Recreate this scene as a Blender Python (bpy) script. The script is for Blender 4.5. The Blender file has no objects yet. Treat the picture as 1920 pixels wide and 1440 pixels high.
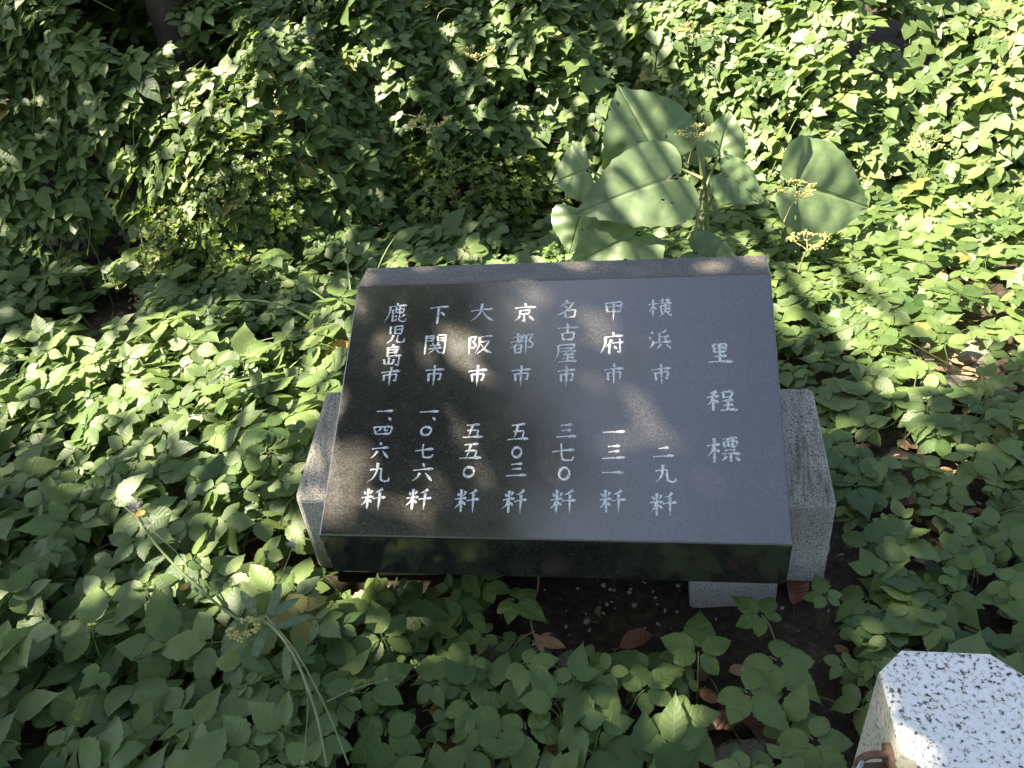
import bpy, bmesh, math, random
import numpy as np
from mathutils import Vector, Matrix

R = math.radians
rng = np.random.default_rng(7)
random.seed(7)
S = bpy.context.scene
COL = S.collection

# ------------------------------------------------------------------ camera, sky, sun, exposure
CAM_H = 1.47
PITCH, ROLL = R(35.07), R(-7.03)
cd = bpy.data.cameras.new("camera")
cam = bpy.data.objects.new("camera", cd)
COL.objects.link(cam)
r0 = Vector((1, 0, 0)); u0 = Vector((0, math.sin(PITCH), math.cos(PITCH))); fw = Vector((0, math.cos(PITCH), -math.sin(PITCH)))
rt = math.cos(ROLL) * r0 + math.sin(ROLL) * u0
up = -math.sin(ROLL) * r0 + math.cos(ROLL) * u0
cam.matrix_world = Matrix(((rt.x, up.x, -fw.x, 0), (rt.y, up.y, -fw.y, 0), (rt.z, up.z, -fw.z, CAM_H), (0, 0, 0, 1)))
cd.sensor_width = 36.0
cd.lens = 36.0 * 1553 / 1920
cd.clip_start = 0.02
cd.clip_end = 2000
S.camera = cam

SUN = Vector((-0.55, 0.12, 0.83)).normalized()          # towards the sun
EL = math.asin(SUN.z); AZ = math.atan2(SUN.x, SUN.y)
w = bpy.data.worlds.new("World"); S.world = w; w.use_nodes = True
nt = w.node_tree; bg = nt.nodes["Background"]
sky = nt.nodes.new("ShaderNodeTexSky"); sky.sky_type = 'NISHITA'; sky.sun_disc = False
sky.sun_elevation = EL; sky.sun_rotation = AZ; sky.air_density = 1.0; sky.dust_density = 1.5; sky.ozone_density = 1.0
hs = nt.nodes.new("ShaderNodeHueSaturation"); hs.inputs["Saturation"].default_value = .86      # hazy summer sky
nt.links.new(sky.outputs[0], hs.inputs["Color"]); nt.links.new(hs.outputs[0], bg.inputs[0]); bg.inputs[1].default_value = 0.050
sd = bpy.data.lights.new("sun", 'SUN'); sun = bpy.data.objects.new("sun", sd); COL.objects.link(sun)
sd.energy = 4.5; sd.angle = R(0.53); sd.color = (1.0, 0.91, 0.72)
sun.rotation_euler = SUN.to_track_quat('Z', 'Y').to_euler()
S.view_settings.view_transform = 'Standard'; S.view_settings.look = 'None'
S.view_settings.exposure = 2.58; S.view_settings.gamma = 1.0
S.render.engine = 'CYCLES'
S.cycles.max_bounces = 6; S.cycles.diffuse_bounces = 3; S.cycles.transmission_bounces = 3
S.cycles.transparent_max_bounces = 4

# ------------------------------------------------------------------ helpers
def tag(o, label=None, cat=None, group=None, kind=None):
    if label: o["label"] = label
    if cat: o["category"] = cat
    if group: o["group"] = group
    if kind: o["kind"] = kind
    return o

def empty(name, loc, rz=0.0, label=None, cat=None, group=None):
    o = bpy.data.objects.new(name, None); COL.objects.link(o)
    o.location = loc; o.rotation_euler = (0, 0, rz); o.empty_display_size = 0.05
    return tag(o, label, cat, group)

def link(name, me, mat=None, parent=None):
    o = bpy.data.objects.new(name, me); COL.objects.link(o)
    if mat: me.materials.clear(); me.materials.append(mat)
    if parent: o.parent = parent
    return o

def np_mesh(name, V, Q, attr=None, smooth=True):
    """mesh from a vertex array (n,3), a face array (m,k) and an optional per-point vector"""
    V = np.asarray(V, np.float32); Q = np.asarray(Q, np.int32); k = Q.shape[1]
    me = bpy.data.meshes.new(name)
    me.vertices.add(len(V)); me.vertices.foreach_set("co", V.ravel())
    me.loops.add(Q.size); me.loops.foreach_set("vertex_index", Q.ravel())
    me.polygons.add(len(Q)); me.polygons.foreach_set("loop_start", np.arange(0, Q.size, k, dtype=np.int32))
    try: me.polygons.foreach_set("loop_total", np.full(len(Q), k, np.int32))
    except Exception: pass
    me.update(calc_edges=True)
    if smooth: me.polygons.foreach_set("use_smooth", np.ones(len(Q), bool))
    if attr is not None:
        a = me.attributes.new("leafuv", 'FLOAT_VECTOR', 'POINT')
        a.data.foreach_set("vector", np.asarray(attr, np.float32).ravel())
    me.validate()
    return me

class Geo:
    """collects quads"""
    def __init__(s): s.V = []; s.Q = []; s.A = []; s.n = 0
    def add(s, V, Q, A=None):
        V = np.asarray(V, float).reshape(-1, 3)
        s.V.append(V); s.Q.append(np.asarray(Q) + s.n); s.n += len(V)
        s.A.append(np.zeros((len(V), 3)) if A is None else np.asarray(A).reshape(-1, 3))
    def tube(s, pts, rad, sides=6, tint=0.5, cap=True):
        pts = np.asarray(pts, float); n = len(pts)
        rad = np.full(n, rad) if np.isscalar(rad) else np.interp(np.linspace(0, 1, n), np.linspace(0, 1, len(rad)), rad)
        T = np.gradient(pts, axis=0); T /= np.linalg.norm(T, axis=1, keepdims=True) + 1e-9
        ref = np.array([0.31, 0.17, 0.93]) if abs(T[0] @ np.array([0.31, 0.17, 0.93])) < .95 else np.array([1., 0, 0])
        V = []
        for i in range(n):
            a = np.cross(T[i], ref); a /= np.linalg.norm(a) + 1e-9; b = np.cross(T[i], a)
            ang = np.arange(sides) * 2 * np.pi / sides
            V.append(pts[i] + rad[i] * (np.cos(ang)[:, None] * a + np.sin(ang)[:, None] * b))
        V = np.concatenate(V); Q = []
        for i in range(n - 1):
            for j in range(sides):
                k = (j + 1) % sides
                Q.append((i * sides + j, i * sides + k, (i + 1) * sides + k, (i + 1) * sides + j))
        if cap:
            for base in (0, (n - 1) * sides):
                c = len(V); V = np.vstack([V, V[base:base + sides].mean(0)])
                for j in range(0, sides, 2):
                    Q.append((c, base + j, base + (j + 1) % sides, base + (j + 2) % sides))
        s.add(V, Q, np.tile([0.0, 0.0, tint], (len(V), 1)))
    def build(s, name, mat, parent=None, smooth=True):
        me = np_mesh(name, np.concatenate(s.V), np.concatenate(s.Q), np.concatenate(s.A), smooth)
        return link(name, me, mat, parent)

def crom(P, n):
    """Catmull-Rom resample of a polyline"""
    P = np.asarray(P, float)
    if len(P) == 2: return P[0] + np.linspace(0, 1, n)[:, None] * (P[1] - P[0])
    E = np.vstack([2 * P[0] - P[1], P, 2 * P[-1] - P[-2]]); out = []
    for t in np.linspace(0, len(P) - 1, n):
        i = min(int(t), len(P) - 2); f = t - i; a, b, c, d = E[i:i + 4]
        out.append(.5 * (2 * b + (c - a) * f + (2 * a - 5 * b + 4 * c - d) * f * f + (3 * b - a - 3 * c + d) * f ** 3))
    return np.array(out)

def sn(x, y, f=1.0, ph=0.0):
    """cheap smooth noise in about -1..1"""
    return (np.sin(x * 2.1 * f + 1.3 + ph) * np.cos(y * 1.7 * f - .6 + ph * 1.7) + .6 * np.sin(x * 4.3 * f - y * 3.1 * f + 2.1 + ph)
            + .4 * np.cos(x * 7.9 * f + y * 6.3 * f + .4 + ph * .7)) / 1.6

_LAT = np.random.default_rng(11).uniform(0, 1, (64, 64))
def vnoise(x, y, f, ox=0.):
    x = x * f + 20.3 + ox; y = y * f + 31.7 + ox * 1.7; i = np.floor(x).astype(int); j = np.floor(y).astype(int); a = x - i; b = y - j
    a = a * a * (3 - 2 * a); b = b * b * (3 - 2 * b); L = lambda p, q: _LAT[p % 64, q % 64]
    return (L(i, j) * (1 - a) + L(i + 1, j) * a) * (1 - b) + (L(i, j + 1) * (1 - a) + L(i + 1, j + 1) * a) * b

# ------------------------------------------------------------------ materials
def mat(name):
    m = bpy.data.materials.new(name); m.use_nodes = True
    n = m.node_tree.nodes; return m, n, m.node_tree.links, n["Principled BSDF"]

def N(n, t, **k):
    x = n.new(t)
    for a, b in k.items(): setattr(x, a, b)
    return x

def ramp(n, stops, interp='LINEAR'):
    r = n.new("ShaderNodeValToRGB"); e = r.color_ramp.elements; r.color_ramp.interpolation = interp
    while len(e) < len(stops): e.new(.5)
    for i, (p, c) in enumerate(stops): e[i].position = p; e[i].color = (*c, 1) if len(c) == 3 else c
    return r

def noise(n, l, scale, detail=4, rough=.6, vec=None, kind='noise'):
    x = n.new("ShaderNodeTexNoise" if kind == 'noise' else "ShaderNodeTexVoronoi")
    x.inputs["Scale"].default_value = scale
    if kind == 'noise':
        x.inputs["Detail"].default_value = detail; x.inputs["Roughness"].default_value = rough
    if vec is not None: l.new(vec, x.inputs["Vector"])
    return x

def mixc(n, l, a, b, fac, mode='MIX'):
    m = n.new("ShaderNodeMix"); m.data_type = 'RGBA'; m.blend_type = mode
    for s, v in ((6, a), (7, b)):
        if isinstance(v, tuple): m.inputs[s].default_value = (*v, 1)
        else: l.new(v, m.inputs[s])
    if isinstance(fac, (int, float)): m.inputs[0].default_value = fac
    else: l.new(fac, m.inputs[0])
    return m.outputs[2]

def mth(n, l, op, a, b=None, c=None):
    m = n.new("ShaderNodeMath"); m.operation = op
    for i, v in enumerate((a, b, c)):
        if v is None: continue
        if isinstance(v, (int, float)): m.inputs[i].default_value = v
        else: l.new(v, m.inputs[i])
    return m.outputs[0]

def leaf_mat(name, dark, light, old, rough=.48, trans=.32, tcol=(.30, .42, .06), veins=7.0, bump=.35, vein_amt=.35, spec=.5):
    """leaf: u along the midrib, v across (-1..1), third channel a tint of the whole leaf"""
    m, n, l, p = mat(name)
    at = N(n, "ShaderNodeAttribute", attribute_name="leafuv"); sp = n.new("ShaderNodeSeparateXYZ"); l.new(at.outputs["Vector"], sp.inputs[0])
    u, v, t = sp.outputs
    rp = ramp(n, [(0, dark), (.62, light), (.93, light), (1, old)]); l.new(t, rp.inputs[0])
    av = mth(n, l, 'ABSOLUTE', v)
    ph = mth(n, l, 'MULTIPLY', mth(n, l, 'SUBTRACT', u, mth(n, l, 'MULTIPLY', av, .20)), veins * 2 * math.pi)
    wv = mth(n, l, 'COSINE', ph)
    vein = mth(n, l, 'POWER', mth(n, l, 'MULTIPLY_ADD', wv, .5, .5), 10.0)
    mid = mth(n, l, 'SUBTRACT', 1.0, mth(n, l, 'SMOOTH_MIN', 1.0, mth(n, l, 'MULTIPLY', av, 14.0), .2))
    vm = mth(n, l, 'MAXIMUM', mth(n, l, 'MULTIPLY', vein, .55), mid)
    vm = mth(n, l, 'MULTIPLY', vm, mth(n, l, 'GREATER_THAN', u, .001))
    tc = n.new("ShaderNodeTexCoord")
    nz = noise(n, l, 34, 5, .6, tc.outputs["Object"])
    c = mixc(n, l, rp.outputs[0], (min(1, light[0] * 1.5 + .02), min(1, light[1] * 1.35 + .02), light[2] * 1.4 + .01), mth(n, l, 'MULTIPLY', vm, vein_amt))
    nr = ramp(n, [(.3, (.72, .72, .72)), (.7, (1.2, 1.2, 1.15))]); l.new(nz.outputs[0], nr.inputs[0])
    c = mixc(n, l, c, nr.outputs[0], .8, 'MULTIPLY')
    l.new(c, p.inputs["Base Color"]); p.inputs["Roughness"].default_value = rough
    p.inputs["Specular IOR Level"].default_value = spec
    bp = n.new("ShaderNodeBump"); bp.inputs["Strength"].default_value = bump; bp.inputs["Distance"].default_value = .004
    hh = mth(n, l, 'MULTIPLY_ADD', wv, -.5, mth(n, l, 'MULTIPLY', mid, -1.0)); l.new(hh, bp.inputs["Height"])
    l.new(bp.outputs[0], p.inputs["Normal"])
    tr = n.new("ShaderNodeBsdfTranslucent")
    tcn = mixc(n, l, c, tcol, .72); l.new(tcn, tr.inputs[0])
    mx = n.new("ShaderNodeMixShader"); mx.inputs[0].default_value = trans
    l.new(p.outputs[0], mx.inputs[1]); l.new(tr.outputs[0], mx.inputs[2])
    l.new(mx.outputs[0], n["Material Output"].inputs[0])
    return m

def plain(name, col, rough=.7, var=.25, scale=30, bump=0.0, metal=0.0, spec=.5):
    m, n, l, p = mat(name)
    tc = n.new("ShaderNodeTexCoord"); nz = noise(n, l, scale, 6, .65, tc.outputs["Object"])
    rp = ramp(n, [(.25, tuple(x * (1 - var) for x in col)), (.75, tuple(min(1, x * (1 + var)) for x in col))]); l.new(nz.outputs[0], rp.inputs[0])
    l.new(rp.outputs[0], p.inputs["Base Color"]); p.inputs["Roughness"].default_value = rough; p.inputs["Metallic"].default_value = metal
    p.inputs["Specular IOR Level"].default_value = spec
    if bump:
        b = n.new("ShaderNodeBump"); b.inputs["Strength"].default_value = bump; b.inputs["Distance"].default_value = .004
        l.new(nz.outputs[0], b.inputs["Height"]); l.new(b.outputs[0], p.inputs["Normal"])
    return m

M = {}
M['vine'] = leaf_mat("vine_leaf", (.056, .104, .030), (.150, .208, .064), (.21, .19, .05), bump=.09, vein_amt=.16, spec=.40)
M['sprig'] = leaf_mat("sprig_leaf", (.060, .110, .030), (.145, .208, .062), (.20, .17, .045), bump=.20, vein_amt=.24, spec=.32)
M['broad'] = leaf_mat("broad_leaf", (.095, .148, .070), (.145, .205, .095), (.18, .22, .08), rough=.5, trans=.27, veins=4.0, bump=.9, vein_amt=.5)
M['azalea'] = leaf_mat("azalea_leaf", (.06, .10, .02), (.18, .23, .04), (.24, .18, .04), rough=.4, trans=.30, veins=1.0, bump=.0, vein_amt=.1)
M['clover'] = leaf_mat("clover_leaf", (.10, .20, .05), (.17, .29, .07), (.2, .25, .05), rough=.5, trans=.35, veins=1.0, bump=0, vein_amt=.2)
M['grass'] = leaf_mat("grass_blade", (.13, .22, .06), (.21, .30, .10), (.25, .24, .09), rough=.45, trans=.3, veins=1.0, bump=0, vein_amt=.1)
M['canopy'] = leaf_mat("tree_leaf", (.035, .065, .018), (.06, .10, .03), (.09, .10, .03), rough=.4, trans=.25, veins=5.0, bump=.2)
M['weed'] = leaf_mat("weed_leaf", (.10, .16, .08), (.17, .23, .12), (.2, .2, .1), rough=.6, trans=.2, veins=3.0, bump=.2)
M['dead'] = leaf_mat("dead_leaf", (.085, .042, .026), (.20, .085, .042), (.42, .15, .05), rough=.6, trans=.1, tcol=(.4, .15, .05), veins=8.0, bump=.4, vein_amt=.25)
M['yellow'] = leaf_mat("yellow_leaf", (.45, .25, .05), (.55, .32, .06), (.5, .2, .04), rough=.55, trans=.25, tcol=(.6, .35, .05), veins=7.0, bump=.3)
M['bud'] = plain("flower_bud", (.46, .42, .13), .6, .25, 90)
M['bud_stem'] = plain("bud_stem", (.36, .33, .13), .6, .25, 60)
M['stem'] = plain("green_stem", (.17, .20, .08), .6, .3, 40)
M['redstem'] = plain("red_stem", (.25, .15, .07), .6, .3, 40)
M['fluff'] = plain("seed_fluff", (.50, .47, .42), .9, .1, 60)
M['petal'] = plain("orange_petal", (.34, .18, .04), .7, .2, 60)
M['rust'] = plain("rusty_iron", (.115, .062, .040), .75, .5, 70, .4)
M['steel'] = plain("grey_steel", (.30, .31, .33), .38, .15, 60, .1, .7)
M['bark'] = plain("bark", (.055, .043, .034), .9, .5, 16, 1.0)
M['pebble'] = plain("pebble", (.30, .28, .25), .85, .45, 9, .3)

def soil():
    m, n, l, p = mat("soil")
    tc = n.new("ShaderNodeTexCoord"); v = tc.outputs["Object"]
    a = noise(n, l, 2.2, 8, .65, v); b = noise(n, l, 38, 6, .7, v); c = noise(n, l, 210, 3, .7, v)
    r1 = ramp(n, [(.30, (.020, .016, .013)), (.55, (.045, .035, .027)), (.75, (.11, .085, .062))]); l.new(b.outputs[0], r1.inputs[0])
    r2 = ramp(n, [(.35, (.75, .75, .75)), (.7, (1.8, 1.65, 1.5))]); l.new(a.outputs[0], r2.inputs[0])
    col = mixc(n, l, r1.outputs[0], r2.outputs[0], 1.0, 'MULTIPLY')
    r3 = ramp(n, [(.66, (0, 0, 0)), (.72, (1, 1, 1))]); l.new(c.outputs[0], r3.inputs[0])
    col = mixc(n, l, col, (.16, .14, .115), mth(n, l, 'MULTIPLY', r3.outputs[0], .5))
    l.new(col, p.inputs["Base Color"]); p.inputs["Roughness"].default_value = .95; p.inputs["Specular IOR Level"].default_value = .2
    bp = n.new("ShaderNodeBump"); bp.inputs["Strength"].default_value = .9; bp.inputs["Distance"].default_value = .012
    l.new(mth(n, l, 'ADD', b.outputs[0], mth(n, l, 'MULTIPLY', c.outputs[0], .4)), bp.inputs["Height"]); l.new(bp.outputs[0], p.inputs["Normal"])
    return m
M['soil'] = soil()

def polished():
    """dark fine-grained polished granite with a dusty bloom"""
    m, n, l, p = mat("dark_granite")
    tc = n.new("ShaderNodeTexCoord"); v = tc.outputs["Object"]
    a = noise(n, l, 330, 2, .6, v); b = noise(n, l, 150, 2, .6, v); c = noise(n, l, 7, 6, .65, v)
    r = ramp(n, [(.36, (.009, .009, .009)), (.5, (.020, .019, .018)), (.66, (.048, .046, .044))]); l.new(a.outputs[0], r.inputs[0])
    r2 = ramp(n, [(.40, (.6, .6, .6)), (.62, (1.2, 1.2, 1.2))]); l.new(b.outputs[0], r2.inputs[0])
    col = mixc(n, l, r.outputs[0], r2.outputs[0], .8, 'MULTIPLY')
    # fine dust lies on the faces that look up, in the grain and in faint blotches
    gn = n.new("ShaderNodeNewGeometry"); sp = n.new("ShaderNodeSeparateXYZ"); l.new(gn.outputs["True Normal"], sp.inputs[0])
    upf = ramp(n, [(.45, (0, 0, 0)), (.75, (1, 1, 1))]); l.new(sp.outputs[2], upf.inputs[0])
    ra = ramp(n, [(.40, (.28, .28, .28)), (.62, (.95, .95, .95))]); l.new(a.outputs[0], ra.inputs[0])
    r3 = ramp(n, [(.35, (.55, .55, .55)), (.70, (1, 1, 1))]); l.new(c.outputs[0], r3.inputs[0])
    dust = mth(n, l, 'MULTIPLY', upf.outputs[0], mth(n, l, 'MULTIPLY', ra.outputs[0], r3.outputs[0]))
    col = mixc(n, l, col, (.120, .104, .090), mth(n, l, 'MULTIPLY', dust, .47))
    l.new(col, p.inputs["Base Color"])
    rr = ramp(n, [(.4, (.10, .10, .10)), (.75, (.22, .22, .22))]); l.new(c.outputs[0], rr.inputs[0]); l.new(rr.outputs[0], p.inputs["Roughness"])
    p.inputs["IOR"].default_value = 2.3
    bp = n.new("ShaderNodeBump"); bp.inputs["Strength"].default_value = .05; bp.inputs["Distance"].default_value = .001
    l.new(a.outputs[0], bp.inputs["Height"]); l.new(bp.outputs[0], p.inputs["Normal"])
    return m
M['slab'] = polished()

def ridge():
    m, n, l, p = mat("weathered_dark_granite")
    tc = n.new("ShaderNodeTexCoord"); v = tc.outputs["Object"]
    a = noise(n, l, 260, 2, .6, v); c = noise(n, l, 12, 6, .7, v)
    r = ramp(n, [(.34, (.05, .043, .036)), (.55, (.125, .108, .090)), (.7, (.22, .195, .165))]); l.new(a.outputs[0], r.inputs[0])
    r2 = ramp(n, [(.35, (.6, .6, .6)), (.7, (1.3, 1.25, 1.15))]); l.new(c.outputs[0], r2.inputs[0])
    l.new(mixc(n, l, r.outputs[0], r2.outputs[0], .9, 'MULTIPLY'), p.inputs["Base Color"])
    p.inputs["Roughness"].default_value = .5
    return m
M['ridge'] = ridge()

def granite(name, base, dark, lichen, scale=230, streak=False, fleck=.40):
    m, n, l, p = mat(name)
    tc = n.new("ShaderNodeTexCoord"); v = tc.outputs["Object"]
    a = noise(n, l, scale, 2, .55, v); b = noise(n, l, 5, 7, .7, v)
    r = ramp(n, [(fleck - .06, dark), (fleck, tuple(x * .55 for x in base)), (fleck + .07, base), (.68, tuple(min(.85, x * 1.25) for x in base))]); l.new(a.outputs[0], r.inputs[0])
    col = r.outputs[0]
    if streak:
        mp = n.new("ShaderNodeMapping"); mp.inputs["Scale"].default_value = (120, 16, 16); l.new(v, mp.inputs[0])
        s = noise(n, l, 1.0, 5, .7, mp.outputs[0])
        sr = ramp(n, [(.36, (.30, .28, .26)), (.60, (1, 1, 1))]); l.new(s.outputs[0], sr.inputs[0])
        gn = n.new("ShaderNodeNewGeometry"); sp = n.new("ShaderNodeSeparateXYZ"); l.new(gn.outputs["Normal"], sp.inputs[0])
        upf = ramp(n, [(.45, (0, 0, 0)), (.7, (1, 1, 1))]); l.new(sp.outputs[2], upf.inputs[0])
        br = ramp(n, [(.36, (.1, .1, .1)), (.60, (1, 1, 1))]); l.new(b.outputs[0], br.inputs[0])
        col = mixc(n, l, col, sr.outputs[0], mth(n, l, 'MULTIPLY', mth(n, l, 'MULTIPLY', upf.outputs[0], br.outputs[0]), .95), 'MULTIPLY')
    lr = ramp(n, [(.50, (0, 0, 0)), (.72, (1, 1, 1))]); l.new(b.outputs[0], lr.inputs[0])
    col = mixc(n, l, col, lichen, mth(n, l, 'MULTIPLY', lr.outputs[0], .45))
    l.new(col, p.inputs["Base Color"]); p.inputs["Roughness"].default_value = .85; p.inputs["Specular IOR Level"].default_value = .3
    bp = n.new("ShaderNodeBump"); bp.inputs["Strength"].default_value = .6; bp.inputs["Distance"].default_value = .0025
    l.new(a.outputs[0], bp.inputs["Height"]); l.new(bp.outputs[0], p.inputs["Normal"])
    return m
M['base'] = granite("grey_granite", (.38, .355, .315), (.08, .074, .065), (.19, .17, .135), 300, True)
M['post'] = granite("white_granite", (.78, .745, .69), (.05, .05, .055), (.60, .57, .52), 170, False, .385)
M['postside'] = granite("yellowish_granite", (.40, .38, .30), (.06, .055, .045), (.30, .27, .17), 150, False, .37)  # darker, yellower granite for the faces below the post top

def paint():
    m, n, l, p = mat("chalk_white_infill")
    tc = n.new("ShaderNodeTexCoord"); a = noise(n, l, 260, 4, .7, tc.outputs["Object"])
    r = ramp(n, [(.36, (.09, .09, .09)), (.46, (.50, .50, .50)), (.58, (.76, .76, .76))]); l.new(a.outputs[0], r.inputs[0])
    l.new(r.outputs[0], p.inputs["Base Color"]); p.inputs["Roughness"].default_value = .9
    return m
M['paint'] = paint()

# ------------------------------------------------------------------ terrain
def hedge_line(x):      # where the vine bank starts to rise
    return 2.86 + .10 * np.sin(x * 2.3 + .6) + .12 * np.cos(x * 1.1)
def hedge_h(x, y):
    x = np.asarray(x, float); y = np.asarray(y, float)
    d = np.clip(y - hedge_line(x) - .10 * sn(x, y, 1.3, 2.), 0, None)
    H = .94 + .42 / (1 + np.exp((x + 1.0) * 3)) + .02 * x
    H = H + .25 / (1 + np.exp((x + .6) * 4)) / (1 + np.exp(-(y - 4.25) * 7))
    h = H * (1 - np.exp(-(d / .62) ** 1.35))
    h = h + np.clip(d * 2.5, 0, 1) * .11 * sn(x, y, 1.9, .5)
    return np.clip(h, 0, None)
def ground_h(x, y):
    return .012 * sn(x, y, 1.7, 1.) + .006 * sn(x, y, 6.1, 3.)

g = np.unique(np.concatenate([np.linspace(-4.2, 4.2, 150), np.sign(np.linspace(-1, 1, 30)) * (4.2 + 400 * np.abs(np.linspace(-1, 1, 30)) ** 3)]))
gx, gy = np.meshgrid(g, g + 2.0, indexing='ij')
fade = np.exp(-((np.hypot(gx, gy - 2) / 6) ** 4))
GV = np.stack([gx, gy, ground_h(gx, gy) * fade], -1).reshape(-1, 3)
n_ = len(g); ii, jj = np.meshgrid(np.arange(n_ - 1), np.arange(n_ - 1), indexing='ij'); b_ = (ii * n_ + jj).ravel()
ground = link("ground", np_mesh("ground", GV, np.stack([b_, b_ + n_, b_ + n_ + 1, b_ + 1], -1)), M['soil'])
tag(ground, kind="structure")

# ------------------------------------------------------------------ monument
MX, MY, MROT = -0.4251, 1.2217, R(-11.2576)
cM, sM = math.cos(MROT), math.sin(MROT)
def to_local(x, y):
    x = np.asarray(x) - MX; y = np.asarray(y) - MY
    return x * cM + y * sM, -x * sM + y * cM

mon = empty("stone_monument", (MX, MY, 0), MROT, "dark granite slab carved with white distance inscriptions, tilted on a grey stone base", "monument")

def prism(name, prof, x0, x1, material, parent, bevel=.004, segs=2):
    bm = bmesh.new()
    a = [bm.verts.new((x0, y, z)) for y, z in prof]; b = [bm.verts.new((x1, y, z)) for y, z in prof]
    bm.faces.new(a); bm.faces.new(b[::-1]); k = len(prof)
    for i in range(k): bm.faces.new((a[i], b[i], b[(i + 1) % k], a[(i + 1) % k]))
    bmesh.ops.recalc_face_normals(bm, faces=bm.faces)
    if bevel: bmesh.ops.bevel(bm, geom=list(bm.edges), offset=bevel, segments=segs, affect='EDGES', profile=.5)
    me = bpy.data.meshes.new(name); bm.to_mesh(me); bm.free()
    o = link(name, me, material, parent); return o

TL = R(29.98); SLW = .92; FL = .5859
ZF = .30                                                        # front edge of the lettered face
yB, zB = FL * math.cos(TL), ZF + FL * math.sin(TL)
slab = prism("slab", [(0, ZF), (yB, zB), (yB + .084, zB + .001), (yB + .098, zB - .16), (.012, ZF - .121)], 0, SLW, M['slab'], mon, .0035)
slab["label"] = "dark polished granite slab with a sloping lettered face"
# weathered strip along the ridge behind the lettering: same stone, rough sawn -> second material slot
slab.data.materials.append(M['ridge'])
for f in slab.data.polygons:
    if f.normal.z > .93: f.material_index = 1
base = prism("base_block", [(.146, .03), (.146, .262), (.372, .394), (.375, .03)], -.115, 1.03, M['base'], mon, .014, 3)
# taper the ends a little, as on the photograph
for v in base.data.vertices:
    if v.co.z > .3: v.co.x += -.022 if v.co.x > .5 else .03
prism("foot", [(.100, -.04), (.100, .230), (.30, .33), (.30, -.04)], .745, .925, M['base'], mon, .008, 2)
prism("foot", [(.16, -.04), (.16, .262), (.30, .33), (.30, -.04)], .02, .175, M['base'], mon, .008, 2)

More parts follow.
